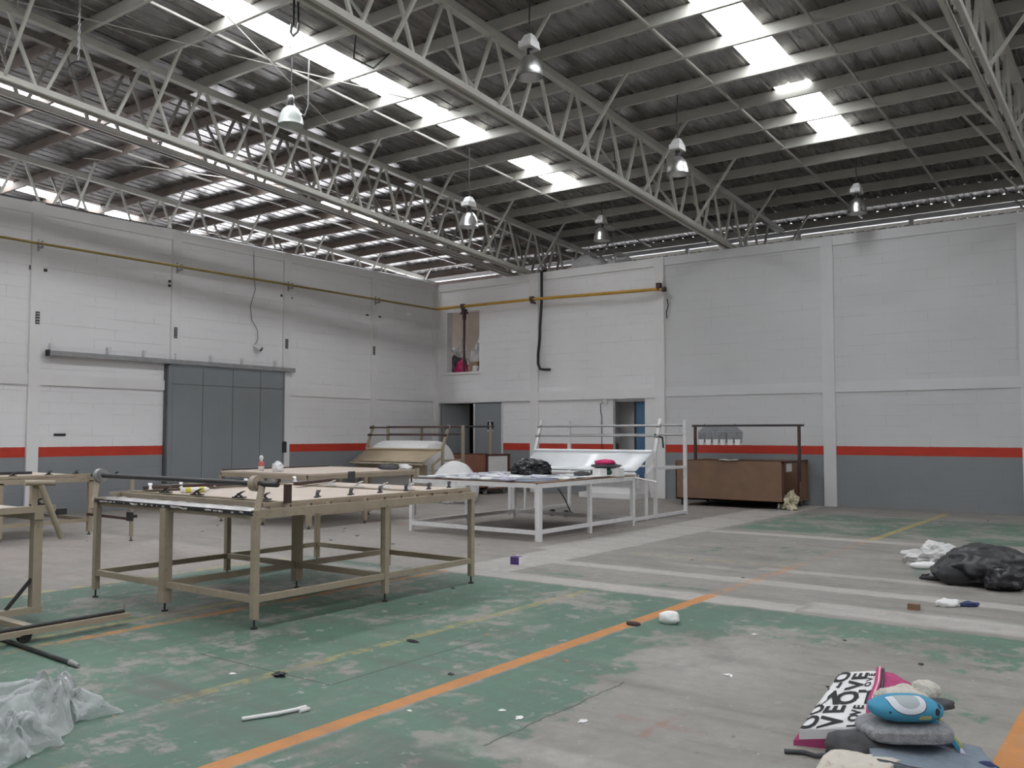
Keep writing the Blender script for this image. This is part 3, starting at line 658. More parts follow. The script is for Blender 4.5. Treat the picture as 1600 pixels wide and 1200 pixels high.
box('door_frame', d3, 'galv', 5.66, 5.72, -.01, .2, 0, 2.3); box('frame_head', d3, 'galv', 5.66, 6.52, .02, .2, 2.25, 2.3)
box('door_leaf', d3, 'blue', 6.2, 6.5, .12, .16, .02, 2.25); box('stile', d3, 'dark_steel', 6.17, 6.21, .10, .17, .02, 2.25)
box('door_pane', d3, 'glass', 6.24, 6.48, .108, .12, .9, 2.2); box('handle', d3, 'dark_steel', 5.74, 5.77, .0, .05, 1.0, 1.25)

# ------------------------------------------------------------------ stored heaps
hs = [('clear_bag', 'heap of pale clear plastic in the upper wall opening', 'clear', (.12, .85, 2.95), (.40, .34, .72), 4, .35), ('plastic_bag', 'bluish plastic bag at the upper wall opening', 'plasticbag_white', (.86, .95, 2.95), (.30, .3, .74), 9, .3),
      ('cloth_bundle', 'bright pink cloth bundle on the sill of the upper opening', 'pink', (.60, .42, 2.95), (.22, .16, .36), 2, .25), ('carton', 'brown carton behind the drop pipe in the upper opening', 'cardboard', None, None, 0, 0),
      ('dark_bag', 'dark bag between the plastic heaps in the upper opening', 'darkcloth', (.30, .62, 2.95), (.36, .2, .46), 6, .2), ('white_bundle', 'small white bundle at the right of the upper opening sill', 'white_cloth', (1.24, .3, 2.95), (.16, .1, .26), 5, .2),
      ('grey_bundle', 'grey bundle at the lower corner of the upper opening', 'bluegrey', (.27, .34, 2.95), (.14, .1, .34), 8, .3)]
for nm, lb, mt, c, rad, sd_, cr in hs:
    if c: tag(blob(nm, None, mt, c, rad, seed=sd_, amp=.35, crease=cr, sub=4), lb, 'bag' if 'bag' in nm else 'bundle')
    else: tag(MB().box(.86, 1.16, .42, .66, 2.95, 3.46).build(nm, mt), lb, 'box')
tag(blob('white_sack', None, 'plasticbag_white', (4.6, .75, 5.45), (.55, .4, .40), seed=11, amp=.3, crease=.2), 'bright white plastic sack lying on top of the pierced wall', 'sack')
tag(blob('white_sack', None, 'plasticbag_white', (5.4, .8, 5.45), (.45, .4, .36), seed=15, amp=.25, crease=.2), 'duller white sack at the right on top of the wall', 'sack')
box('floor_loft', bk, 'concrete', 3.5, 7, .2, 3.4, 5.35, 5.45)

# ------------------------------------------------------------------ printing tables
def adj_foot(t, x, y, mat='dark_steel'): part('foot', t, mat, lambda m: (m.tube([(x, y, .012), (x, y, .09)], .009, 6), m.tube([(x, y, 0), (x, y, .014)], .026, 8)))
CLIP = {}
def clip(t, x, y, z, ang, mat='dark_steel'):
    key = mat
    if key not in CLIP:
        m = MB()
        m.bar((-.045, 0, 0), (.03, 0, .075), .02, .016); m.bar((.03, 0, 0), (-.012, 0, .055), .02, .014); m.bar((.012, 0, .056), (.05, 0, .085), .03, .008); m.box(-.06, .06, -.016, .016, -.008, .008)
        CLIP[key] = m.mesh('clip', mat)
    o = bpy.data.objects.new('clip', CLIP[key]); COL.objects.link(o); o.parent = t
    g = ORG[t]; o.location = (x-g[0], y-g[1], z-g[2]); o.rotation_euler = (0, 0, ang); ORG[o] = (x, y, z)
    o.scale = (.95, 1.2, .62)
    return o
t1 = thing('printing_table', 'large tan steel printing table with clamped beige bed, nearest full table', 'table', (9.7, -13.2, 0))
LX, LY = (8.58, 9.67, 10.85), (-14.5, -13.08, -11.86)
for i, x in enumerate(LX):
    for j, y in enumerate(LY):
        w = .078 if i == 1 else .05
        lg = box('leg', t1, 'tan', x-w/2, x+w/2, y-w/2, y+w/2, .075, .865); adj_foot(lg, x, y)
for y in LY: box('stretcher', t1, 'tan', LX[0], LX[2], y-.02, y+.02, .20, .25)
for x in LX: box('stretcher', t1, 'tan', x-.02, x+.02, LY[0], LY[2], .20, .25)
for x in (8.58, 10.85): box('top_rail', t1, 'tan', x-.03, x+.03, -14.52, -11.83, .84, .905)
for y in (-13.08, -11.86): box('top_rail', t1, 'tan', 8.58, 10.85, y-.025, y+.025, .84, .90)
box('top_rail', t1, 'tan', 8.58, 10.85, -14.5, -14.44, .83, .88)
box('bed', t1, 'bedding', 8.68, 10.72, -14.2, -12.5, .895, .935)
box('end_bed', t1, 'bedding', 8.68, 10.78, -12.40, -11.9, .895, .945)
def foilfn(u, v):
    y = -14.53+v*.30 + (.02*noise.noise(Vector((u*19, 3, 0))) + .012*noise.noise(Vector((u*60, 8, 0))) if v < .2 else 0)
    return (8.55+u*2.3, y, .905+.012*noise.noise(Vector((u*22, v*6, 1)))-(.02*(1-v) if v < .3 else 0))
MB().slab(foilfn, 90, 6, .012).build('foil_strip', 'foil', t1)
def edgefn(m):
    for i in range(46):
        x = 8.57+i*.0495; h = .02+.018*noise.noise(Vector((i*.7, 0, 0))); m.box(x, x+.05, -14.53, -14.515, .872-h*.3, .895)
part('torn_edge', t1, 'black', edgefn)
for y, nm in ((-14.30, 'cross_rail'), (-12.45, 'cross_rail')):
    box(nm, t1, 'tan', 8.62, 10.82, y-.02, y+.02, .90, .945)
box('cross_rail', t1, 'tan', 8.62, 10.82, -14.225, -14.20, .93, .955)
for x in (8.64, 10.82):
    box('clamp_rail', t1, 'tan', x-.016, x+.016, -14.42, -11.86, .925, .953)
    for k in range(12): box('slot_spacer', t1, 'tan', x-.012, x+.012, -14.35+.215*k, -14.20+.215*k, .905, .925)
for x in (9.25, 9.72, 10.3, 10.62): clip(t1, x, -14.24, .965, 0.4)
for y in (-13.8, -13.42, -13.06, -12.72, -12.4, -12.1): clip(t1, 10.76, y, .965, 2.2)
for x in (9.45, 9.85, 10.2, 10.55): clip(t1, x, -12.45, .955, 0.2, 'white_steel')
for y in (-14.05, -13.72, -13.35, -12.95, -12.3): clip(t1, 8.7, y, .965, 2.6, 'white_steel')
bar('squeegee_bar', t1, 'rust', (8.68, -14.1, .975), (8.75, -12.9, .975), .05, .03)
bar('squeegee_bar', t1, 'rust', (9.25, -12.75, .975), (8.95, -11.95, .975), .06, .03)
# roller above the front edge
rod = tube('roller_rod', t1, 'dark_steel', [(8.3, -14.4, 1.10), (10.98, -14.4, 1.10)], .022, 10)
for x in (8.44, 10.72):
    MB().tube([(x-.03, -14.4, 1.10), (x+.03, -14.4, 1.10)], .062, 20).tube([(x+.03, -14.4, 1.10), (x+.045, -14.4, 1.10)], .045, 16).build('flange', 'tan' if x > 9 else 'galv', t1)
bar('roller_arm', t1, 'tan', (10.80, -14.4, 1.10), (10.84, -14.50, .80), .05, .02)
bar('roller_arm', t1, 'tan', (8.40, -14.4, 1.10), (8.50, -14.50, .80), .05, .02)
bar('roller_stay', t1, 'rust', (10.86, -14.2, .94), (10.86, -14.2, 1.09), .05, .04)
# bottle on the bed
bt = thing('glue_bottle', 'white bottle with yellow label bands lying on the nearest table bed', 'bottle', (9.1, -13.8, .935))
bb_ = tube('bottle_body', bt, 'paper', [(9.05, -13.96, .962), (9.055, -13.95, .962), (9.13, -13.74, .962), (9.14, -13.71, .962)], [.014, .026, .026, .011], 12)
for a in (.25, .8): part('label_band', bb_, 'gloss_yellow', lambda m, a=a: m.tube([(9.055+.075*a-.008, -13.95+.21*a-.022, .962), (9.055+.075*a+.008, -13.95+.21*a+.022, .962)], .0272, 12))

# second tan table at the left, running out of the picture
t0 = thing('printing_table', 'tan printing table cut off by the left edge, beyond the first', 'table', (2.9, -13.1, 0))
for x in (2.1, 3.59):
    for y in (-14.4, -13.1, -11.83):
        lg = box('leg', t0, 'tan', x-.03, x+.03, y-.03, y+.03, .05, .80); adj_foot(lg, x, y)
for x in (2.1, 3.59): box('stretcher', t0, 'tan', x-.02, x+.02, -14.4, -11.83, .19, .24); box('top_rail', t0, 'tan', x-.03, x+.03, -14.42, -11.78, .78, .85)
for y in (-14.4, -11.83): box('stretcher', t0, 'tan', 2.1, 3.59, y-.02, y+.02, .19, .24); box('top_rail', t0, 'tan', 2.1, 3.6, y-.025, y+.025, .78, .84)
box('bed', t0, 'bedding', 2.12, 3.5, -14.3, -11.95, .845, .88); box('clamp_rail', t0, 'tan', 3.52, 3.58, -14.4, -11.8, .86, .895)
for y in (-14.1, -13.5, -12.9, -12.4, -12.0): clip(t0, 3.5, y, .90, 2.0)
for a, c in (((2.3, -13.6), (2.4, -12.6)), ((2.9, -13.0), (3.0, -12.4))): bar('squeegee_bar', t0, 'dark_steel', (a[0], a[1], .91), (c[0], c[1], .91), .05, .04)
bar('outrigger', t0, 'tan', (3.6, -11.86, .87), (4.86, -11.88, .87), .03, .03); bar('outrigger', t0, 'rust', (3.6, -11.86, .30), (4.83, -11.9, .30), .035, .035)
lg = box('outrigger_leg', t0, 'tan', 4.80, 4.84, -11.92, -11.88, .06, .88); adj_foot(lg, 4.82, -11.9)
MB().box(4.77, 4.88, -11.95, -11.85, .32, .36).box(4.79, 4.90, -11.96, -11.92, .28, .40).build('clamp', 'dark_steel', t0)
clip(t0, 4.35, -11.87, .89, 0)

# rolling frame in the left foreground
t9 = thing('rolling_frame', 'tan rolling frame with upright and loose tubes at the left edge', 'frame', (9.3, -15.8, 0))
box('upright', t9, 'tan', 9.115, 9.185, -15.365, -15.295, .10, .87)
box('top_rail', t9, 'tan', 9.12, 9.2, -17.6, -15.2, .86, .91); box('top_rail', t9, 'tan', 7.6, 9.2, -15.37, -15.3, .80, .86)
box('base_rail', t9, 'tan', 9.11, 9.19, -17.4, -15.29, .06, .11); box('outer_rail', t9, 'tan', 9.87, 9.95, -17.4, -14.98, .055, .095)
box('cross_rail', t9, 'tan', 9.15, 9.9, -15.72, -15.65, .06, .10); box('upright', t9, 'tan', 9.115, 9.185, -17.3, -17.23, .10, .87)
box('deck', t9, 'bedding', 7.6, 9.1, -17.6, -15.35, .86, .89); box('upright', t9, 'tan', 7.6, 7.67, -15.37, -15.30, 0, .80)
tube('slide_rod', t9, 'dark_steel', [(9.90, -17.3, .108), (9.90, -15.0, .108)], .013, 8); bar('rod_pin', t9, 'galv', (9.90, -15.0, .09), (9.90, -15.0, .16), .012)
bar('brace', t9, 'dark_steel', (9.15, -15.55, .11), (9.15, -15.33, .36), .03, .02)
MB().tube([(9.89, -15.77, .045), (9.93, -15.77, .045)], .045, 16).box(9.87, 9.95, -15.81, -15.73, .05, .062).build('caster', 'black', t9)
bar('post', t9, 'tan', (9.15, -15.36, .9), (9.15, -15.36, 1.11), .045)
tube('cross_tube', t9, 'tan', [(9.2, -15.46, 1.10), (9.2, -15.22, 1.09)], .022, 12)
part('tube_mouth', t9, 'black', lambda m: m.tube([(9.2, -15.221, 1.09), (9.2, -15.216, 1.09)], .018, 12))
tube('slanted_tube', t9, 'tan', [(9.2, -15.33, 1.08), (9.2, -15.15, .64)], .024, 12)
clip(t9, 9.15, -15.33, .92, 1.5)
MB().box(9.16, 9.22, -15.2, -15.12, .83, .88).bar((9.2, -15.22, .85), (9.2, -15.21, .77), .012).build('rail_stop', 'dark_steel', t9)
fr_ = thing('floor_rod', 'dark rod lying on the floor beside the rolling frame', 'rod', (10.3, -15.87, 0))
tube('rod_body', fr_, 'dark_steel', [(9.6, -15.83, .016), (10.78, -15.89, .016)], .016, 8); part('rod_end', fr_, 'galv', lambda m: m.tube([(10.78, -15.89, .018), (10.9, -15.9, .016)], [.02, .012], 8))
tag(MB().tube([(10.85, -16.75, .006), (11.2, -16.5, .008), (11.05, -16.72, .006)], .006, 6).build('bent_wire', 'black'), 'bent dark wire on the green floor at the left edge', 'wire')

# ------------------------------------------------------------------ far tan table
t2 = thing('printing_table', 'tan printing table far off in front of the grey sliding door', 'table', (4.5, -8.2, 0))
for x in (3.4, 4.5, 5.62):
    for y in (-9.4, -8.2, -7.0): lg = box('leg', t2, 'tan', x-.035, x+.035, y-.035, y+.035, .05, .78); adj_foot(lg, x, y)
for x in (3.4, 5.62): box('top_rail', t2, 'tan', x-.03, x+.03, -9.43, -6.97, .76, .83); box('stretcher', t2, 'tan', x-.02, x+.02, -9.4, -7, .2, .24)
for y in (-9.4, -7.0): box('top_rail', t2, 'tan', 3.4, 5.62, y-.03, y+.03, .76, .83)
box('bed', t2, 'bedding', 3.40, 5.62, -9.42, -6.98, .83, .855); box('bed_edge', t2, 'rust', 3.40, 3.43, -9.4, -7.0, .855, .875)
bo = thing('spray_bottle', 'small white and red bottle standing on the far tan table', 'bottle', (4.0, -9.05, .855))
bb_ = part('bottle_body', bo, 'paper', lambda m: m.lathe((4.0, -9.05, .855), [(0, 0), (.05, 0), (.05, .12), (.02, .17), (.02, .2)], 12)); part('label', bb_, 'red_label', lambda m: m.lathe((4.0, -9.05, .855), [(.052, .08), (.051, .13), (.03, .165)], 12)); part('cap', bb_, 'paper', lambda m: m.lathe((4.0, -9.05, .855), [(.03, .19), (.035, .22), (.02, .26), (0, .26)], 12))
tag(blob('crumpled_bag', None, 'plasticbag_white', (4.55, -9.15, .855), (.12, .09, .11), seed=21, amp=.3, crease=.3, sub=3), 'crumpled white bag on the far tan table', 'bag')
tag(blob('dark_garment', None, 'darkcloth', (5.35, -7.35, .855), (.22, .12, .07), seed=23, amp=.4, crease=.2, sub=3), 'dark garment lying on the far table near the tan machine', 'garment')
tag(blob('light_rags', None, 'white_cloth', (5.45, -7.05, .855), (.16, .10, .06), seed=25, amp=.4, crease=.2, sub=3), 'pale rags heaped on the far end of the far table', 'rag')
sc = MB(); sc.grid(lambda u, v: (5.66+.003*math.sin(v*9), -8.62+.16*u, .87-.35*v if v > .1 else .87), 3, 8); tag(sc.build('dark_strap', 'darkcloth'), 'dark strip of cloth hanging over the far table edge', 'cloth')

# ------------------------------------------------------------------ cloth spreading machines (two of a kind)
def machine(name, label, x0, x1, ya, yu, yf, frame, rodm, chute_m, zt=1.75, lip=1.175):
    t = thing(name, label, 'machine', ((x0+x1)/2, ya, 0), 'cloth spreading machines')
    for x in (x0, x1):
        box('base_rail', t, frame, x-.025, x+.025, yf, yu+.03, .02, .07)
        box('post', t, frame, x-.03, x+.03, yf+.08, yf+.14, .0, .74)
        box('post', t, frame, x-.02, x+.02, ya-.36, ya-.32, .0, .80)
        bar('shelf_stay', t, frame, (x, ya-.34, .78), (x, ya-.06, .93), .04, .04)
        MB().bar((x, ya, 0), (x, ya, 1.18), .055, .05).build('arm_post', frame, t); bar('slanted_arm', t, frame, (x, ya, 1.16), (x, ya+.22, zt), .055, .05)
        box('upright', t, frame, x-.028, x+.028, yu-.028, yu+.028, 0, zt)
        box('side_rail', t, frame, x-.02, x+.02, ya, yu, .85, .90)
        for z in (1.45, 1.63): part('rod_seat', t, rodm, lambda m, x=x, z=z: m.tube([(x-.04, ya+.22*(z-1.16)/.59-.03, z), (x+.04, ya+.22*(z-1.16)/.59-.03, z)], .03, 10))
    for z, yy in ((1.63, ya+.16), (1.45, ya+.10)):
        tube('roll_rod', t, rodm, [(x0, yy, z), (x1, yy, z)], .017, 8); tube('roll_rod', t, rodm, [(x0, yu, z+.02), (x1, yu, z+.02)], .017, 8)
    # inclined chute with rolled top edge
    w0, w1 = x0+.03, x1-.03
    MB().slab(lambda u, v: (w0+(w1-w0)*u + (.12*(1-v) if u < .5 else -.02*(1-v)), ya-.06-.56*(1-v), .86+(lip-.875)*v), 1, 6, .012).build('chute', chute_m, t)
    tube('chute_lip', t, chute_m, [(w0, ya-.05, lip), (w1, ya-.05, lip)], .03, 10)
    tube('chute_foot', t, frame, [(w0+.05, ya-.62, .80), (w1-.02, ya-.62, .80)], .03, 8)
    box('cross_rail', t, frame, x0, x1, yf+.09, yf+.13, .66, .71); zc = .85 if lip > 1.15 else .02
    box('cross_rail', t, frame, x0, x1, yu-.02, yu+.02, zc, zc+.04)
    box('under_panel', t, frame, x0+.1, x1-.1, ya-.42, ya-.40, .55, .78)
    return t
m1 = machine('spreading_machine', 'white spreading machine with sloping white chute behind the white table', 6.6, 9.16, -4.62, -3.42, -5.55, 'white_steel', 'galv', 'white_sheet')
m2 = machine('spreading_machine', 'tan spreading machine with sloping tan chute in front of the open doors', .8, 3.2, -3.4, -2.68, -4.35, 'tan', 'rust', 'chute', 1.68, 1.12)
part('hanging_clamp', m1, 'dark_steel', lambda m: (m.bar((9.12, -4.56, 1.48), (9.25, -4.52, 1.42), .03), m.bar((9.25, -4.52, 1.44), (9.26, -4.5, 1.24), .03, .02)))
part('swing_lever', m1, 'white_steel', lambda m: m.tube([(9.0, -5.5, .79), (9.62, -5.46, .69)], .016, 8)); part('lever_pivot', m1, 'black', lambda m: m.tube([(9.02, -5.5, .74), (9.1, -5.5, .76)], .035, 10))
tag(MB().box(5.15, 6.65, -.75, -.08, 0, .12).box(5.3, 6.6, -.65, -.08, .12, .40).build('concrete_plinth', 'white'), 'low whitewashed concrete plinth against the wall behind the white machine', 'plinth')
for x in (7.35, 7.65): MB().tube([(x, -5.2, .06), (x+.05, -5.2, .06)], .06, 14).build('wheel', 'black', m1)
tube('power_cord', m1, 'black', [(7.5, -5.2, .5), (7.62, -5.15, .3), (7.7, -5.1, .08), (7.85, -5.05, .02)], .012, 6)
# roll of wadding
ro = thing('wadding_roll', 'huge white roll of wadding lying behind the tan chute', 'roll', (1.8, -2.95, 0))
rp_ = [(0, .92), (.3, .92), (.52, .91), (.595, .87), (.61, .8), (.615, 0), (.61, -.8), (.595, -.87), (.52, -.91), (0, -.92)]
rb_ = part('roll_body', ro, 'foam', lambda m: m.lathe((1.83, -2.98, .66), [(r_*1.07, z_) for r_, z_ in rp_][::-1], 40, 'x'))
part('end_marking', rb_, 'ink', lambda m: [m.box(2.752, 2.758, -2.88+.06*i, -2.845+.06*i, .70, .70+.035+.02*(i % 3)) for i in range(5)])
part('end_seam', rb_, 'pillow_grey', lambda m: m.box(2.745, 2.756, -3.45, -2.45, .63, .645))
# big white sack on the floor
sk = thing('white_sack', 'big rounded white sack with knotted neck standing on the floor', 'sack', (3.85, -3.85, 0))
def egg(p):
    p.x *= 1-.12*p.z; p.y *= 1-.12*p.z; return p
part('sack_body', sk, 'foam', lambda m: blob_mesh(m, (3.83, -3.72, 0), (.52, .52, .56), 31, .06, 1.2, 4, -.6, 0, 0, egg))
part('knotted_neck', sk, 'plasticbag_white', lambda m: blob_mesh(m, (4.05, -4.2, 0), (.15, .10, .10), 33, .4, 2, 3, -.6, .2))

# ------------------------------------------------------------------ brown carts
def cart(label, x0, x1, y0, y1, h, rx0, rx1, ry, white_end=False):
    t = thing('board_cart', label, 'cart', ((x0+x1)/2, (y0+y1)/2, 0), 'brown board carts')
    M_ = 'hardboard' if not white_end else 'hardboard_red'
    box('front_panel', t, M_, x0, x1, y0, y0+.02, .13, h)
    box('floor_board', t, M_, x0, x1+.04, y0, y1, .13, .16); box('back_panel', t, M_, x0, x1+.04, y1-.02, y1, .13, h-.02)
    box('side_panel', t, M_, x0, x0+.02, y0, y1, .13, h-.01)
    box('end_post', t, 'darkwood', x1-.01, x1+.03, y0, y0+.04, .13, h); ym = y0+(y1-y0)*.62
    if not white_end:
        box('end_panel', t, M_, x1-.02, x1, ym+.05, y1, .16, h-.03); box('inner_divider', t, M_, x1-.5, x1-.48, y0+.02, y1-.02, .16, h-.04)
    else: box('end_panel', t, 'paper', x1, x1+.015, y0+.10, y1-.08, .16, h-.04)
    box('end_post', t, 'darkwood', x1-.01, x1+.03, ym if not white_end else y1-.05, (ym if not white_end else y1-.05)+.04, .13, h); box('top_rail', t, 'darkwood', x1-.02, x1+.03, y0, y1, h-.03, h+.01)
    box('top_rail', t, 'darkwood' if white_end else M_, x0, x1, y1-.03, y1+.01, h-.03, h)
    for x in (rx0, rx1):
        box('rail_post', t, 'rust' if not white_end else 'tan', x-.025, x+.025, ry-.025, ry+.025, h-.4 if not white_end else .3, 1.66)
    tube('hanging_rail', t, 'dark_steel', [(rx0-.07, ry, 1.66), (rx1+.1, ry, 1.66)], .022, 8)
    for x in (x0+.12, x1-.1):
        for y in (y0+.1, y1-.1): MB().tube([(x-.02, y, .05), (x+.02, y, .05)], .05, 14).box(x-.03, x+.03, y-.03, y+.03, .09, .13).build('caster', 'galv' if x > x1-.2 else 'black', t)
    return t
j = cart('long brown hardboard cart with dark rail above it by the right-hand wall', 8.05, 10.33, -1.55, -.12, .94, 8.2, 10.45, -.9)
cart('reddish brown cart with white end panel by the open doors', .55, 2.95, -1.5, -.55, .97, .45, 2.75, -1.05, True)
box('taped_notice', j, 'paper', 10.32, 10.335, -1.3, -1.02, .74, .90)
tag(MB().slab(lambda u, v: (9.05+.36*u, -1.62+.14*v, .968+.006*math.sin(u*9)), 6, 3, .012).build('paper_stack', 'paper'), 'white papers lying on the front edge of the long cart', 'paper')
og = thing('hanging_organiser', 'grey hanging organiser with six pockets on the cart rail', 'organiser', (8.9, -.92, 1.25))
part('back_cloth', og, 'fleece', lambda m: m.add([(8.42,-.935,1.64),(9.14,-.935,1.64),(9.28,-.935,1.53),(9.26,-.935,1.30),(8.30,-.935,1.30),(8.28,-.935,1.53)]+[(8.42,-.92,1.64),(9.14,-.92,1.64),(9.28,-.92,1.53),(9.26,-.92,1.30),(8.30,-.92,1.30),(8.28,-.92,1.53)],
    [(5,4,3,2,1,0),(6,7,8,9,10,11)]+[(i, (i+1) % 6, 6+(i+1) % 6, 6+i) for i in range(6)]))
for i in range(6):
    x = 8.30+.163*i; c = -.955
    pk = part('pocket', og, 'clear', lambda m, x=x: m.box(x, x+.145, c-.02, c+.01, 1.36, 1.52)); part('card', pk, 'paper', lambda m, x=x, i=i: m.add([(x+.01,c-.025,1.37),(x+.135,c-.025,1.37),(x+.115,c-.035,1.25),(x+.03,c-.035,1.25),(x+.01,c-.015,1.37),(x+.135,c-.015,1.37),(x+.115,c-.02,1.25),(x+.03,c-.02,1.25)],[(0,1,2,3),(7,6,5,4),(0,4,5,1),(1,5,6,2),(2,6,7,3),(3,7,4,0)]))
for x in (8.42, 9.1): bar('hook', og, 'dark_steel', (x, -.9, 1.60), (x, -.9, 1.70), .012)
MT['yellowish'] = simple('yellow_and_cream_film', (.50, .45, .32), .5, var=.3, nscale=9, dirt=(.36, .36, .05), bump=.6)
tag(blob('yellow_bag', None, 'yellowish', (10.42, -1.42, 0), (.17, .15, .24), seed=41, amp=.5, crease=.5, sub=4), 'crumpled yellow and pale bag spilling from the end of the long cart', 'bag')
tag(blob('purple_rag', None, 'navy', (10.22, -1.36, .16), (.09, .1, .18), seed=43, amp=.4, crease=.2, sub=3), 'purple and pale rag inside the open end of the long cart', 'rag')
tag(blob('pale_rag', None, 'white_cloth', (10.25, -1.45, .34), (.06, .06, .12), seed=44, amp=.4, crease=.2, sub=3), 'pale cloth tip above the purple rag in the long cart', 'rag')

# ------------------------------------------------------------------ white table with cut pieces
t3 = thing('white_table', 'white steel table covered with cut printed pieces', 'table', (8.2, -7.2, 0))
for x in (7.05, 9.42):
    for y in (-8.6, -7.25, -5.93):
        w = .075 if (x > 9 and y < -8) else .055
        box('leg', t3, 'white_steel', x-w/2, x+w/2, y-w/2, y+w/2, 0, .78)
    box('stretcher', t3, 'white_steel', x-.02, x+.02, -8.6, -5.93, .10, .155); box('top_rail', t3, 'white_steel', x-.03, x+.03, -8.63, -5.9, .735, .80)
for y in (-8.6, -5.93): box('stretcher', t3, 'white_steel', 7.05, 9.42, y-.02, y+.02, .09, .15); box('top_rail', t3, 'white_steel', 7.05, 9.42, y-.03, y+.03, .735, .80)
box('table_board', t3, 'hardboard', 7.03, 9.45, -8.63, -5.9, .80, .815)
tag(MB().slab(lambda u, v: (7.08+2.2*u, -8.6+2.3*v*(1-.1*u), .822+.003*math.sin(17*u)*math.sin(11*v)), 16, 16, .005).build('patterned_sheet', 'bluegrey'), 'dark blue-grey sheet under the cut pieces on the white table', 'cloth')
# cut pieces
pm = []
for k in range(5):
    m = MB(); n = 9
    ring = [(.13*(1+.3*noise.noise(Vector((k*5, i*.9, 0))))*math.cos(2*PI*i/n), .085*(1+.45*noise.noise(Vector((k*5+2, i*1.1, 4))))*math.sin(2*PI*i/n)) for i in range(n)]
    vs = [(a, b, 0) for a, b in ring]+[(a*1.02, b*1.02, .014+.012*noise.noise(Vector((a*20, b*20, k)))) for a, b in ring]
    m.add(vs, [tuple(reversed(range(n))), tuple(range(n, 2*n))]+[(i, (i+1) % n, n+(i+1) % n, n+i) for i in range(n)])
    pm.append([m.mesh('cut_piece', q) for q in ('paper', 'lilac', 'pillow_white')])
rr = random.Random(5)
for i in range(9):
    for jx in range(11):
        x, y = 7.22+.205*jx+rr.uniform(-.05, .05), -8.5+.235*i+rr.uniform(-.05, .05)
        if x > 9.0 and y < -8.0: continue
        if math.hypot(x-8.1, y+6.9) < .42 or math.hypot(x-9.25, y+6.45) < .3: continue
        kk = rr.choice((0, 0, 1, 2)); o = bpy.data.objects.new('cut_piece', pm[rr.randrange(5)][kk]); COL.objects.link(o)
        o.location = (x, y, .826); o.rotation_euler = (rr.uniform(-.06, .06), rr.uniform(-.06, .06), rr.uniform(0, 6.28)); ORG[o] = (0,0,0)
        tag(o, 'small %s cut piece scattered with others over the white table' % ('white', 'lilac', 'pale grey')[kk], 'cloth piece', '%s cut pieces on the white table' % ('white', 'lilac', 'pale grey')[kk])
tag(blob('black_bag', None, 'plasticbag_black', (8.08, -6.88, .82), (.36, .26, .19), seed=51, amp=.22, crease=.25, rotz=.55, flat=-.5), 'black plastic bag lying on the white table', 'bag')
tag(blob('dark_garment', None, 'green', (9.2, -6.38, .82), (.26, .19, .085), seed=53, amp=.12, crease=.1, rotz=.6, flat=-.8, sub=3), 'dark green folded garment in the stack on the white table', 'garment')
for q, lb in (((9.30, -6.72, .0), 'square white box at the front left of the stack on the white table'), ((9.42, -6.38, .0), 'wider white box at the front right of the stack on the white table')):
    tag(MB().box(q[0]-.09, q[0]+.05, q[1]-.10, q[1]+.10, .815, .945).build('small_box', 'paper'), lb, 'box')
tag(blob('grey_green_cloth', None, 'darkcloth', (9.22, -6.42, .955), (.24, .19, .04), seed=55, amp=.2, rotz=.6, sub=3), 'grey green cloth across the middle of the stack on the white table', 'cloth')
tag(blob('pink_cloth', None, 'pink', (9.22, -6.45, 1.0), (.17, .13, .055), seed=57, amp=.25, rotz=.6, crease=.1, sub=3), 'bright pink cloth topping the stack on the white table', 'cloth')
tag(blob('dark_cloth', None, 'darkcloth', (9.1, -6.95, .82), (.14, .10, .06), seed=58, amp=.3, sub=3), 'dark rolled cloth beside the white box on the white table', 'cloth')
tag(MB().box(9.2, 9.42, -7.1, -6.55, .83, .842).build('white_card', 'paper'), 'long white card at the edge of the white table', 'card')

# ------------------------------------------------------------------ bags on the floor at right
bb = thing('black_bag', 'big dusty black plastic bag with open mouth on the floor at right', 'bag', (15.0, -8.75, 0))
MT['dusty'] = simple('dusty_black_polythene', (.03, .03, .032), .42, var=.3, nscale=4, bump=.8, bscale=10, dirt=(.17, .165, .16))
part('bag_body', bb, 'dusty', lambda m: blob_mesh(m, (14.98, -8.72, 0), (.50, .47, .245), 61, .16, 1.3, 5, -.5, .16, .45))
part('open_mouth', bb, 'black', lambda m: blob_mesh(m, (14.82, -9.02, .0), (.24, .13, .13), 63, .2, 2, 3, -.7, .1, .5))
part('knot', bb, 'plasticbag_black', lambda m: blob_mesh(m, (15.2, -9.15, .0), (.2, .13, .14), 67, .35, 1.6, 4, -.7, .2, .5))
part('tail', bb, 'plasticbag_black', lambda m: blob_mesh(m, (14.52, -8.88, 0), (.13, .05, .05), 64, .4, 2, 2, -.4))
MT['thinwhite'] = simple('thin_white_film', (.62, .61, .60), .45, var=.06, nscale=4, bump=.8, bscale=9)
tag(blob('white_film', None, 'thinwhite', (14.32, -7.72, 0), (.33, .24, .18), seed=65, amp=.4, crease=.3, sub=4, rotz=.4), 'crumpled white plastic film left of the big black bag', 'film')
tag(blob('white_pad', None, 'paper', (14.28, -8.06, 0), (.17, .08, .05), seed=66, amp=.1, sub=3, rotz=.5), 'flat white pad on the floor before the crumpled film', 'pad')
tag(blob('white_bag', None, 'plasticbag_white', (15.55, -8.15, 0), (.33, .3, .27), seed=68, amp=.3, crease=.3, sub=4), 'white plastic bag behind the black bag at the right edge', 'bag')
w = thing('crumpled_wrapper', 'white and blue crumpled wrapper on the floor before the black bag', 'wrapper', (15.0, -10.3, 0))
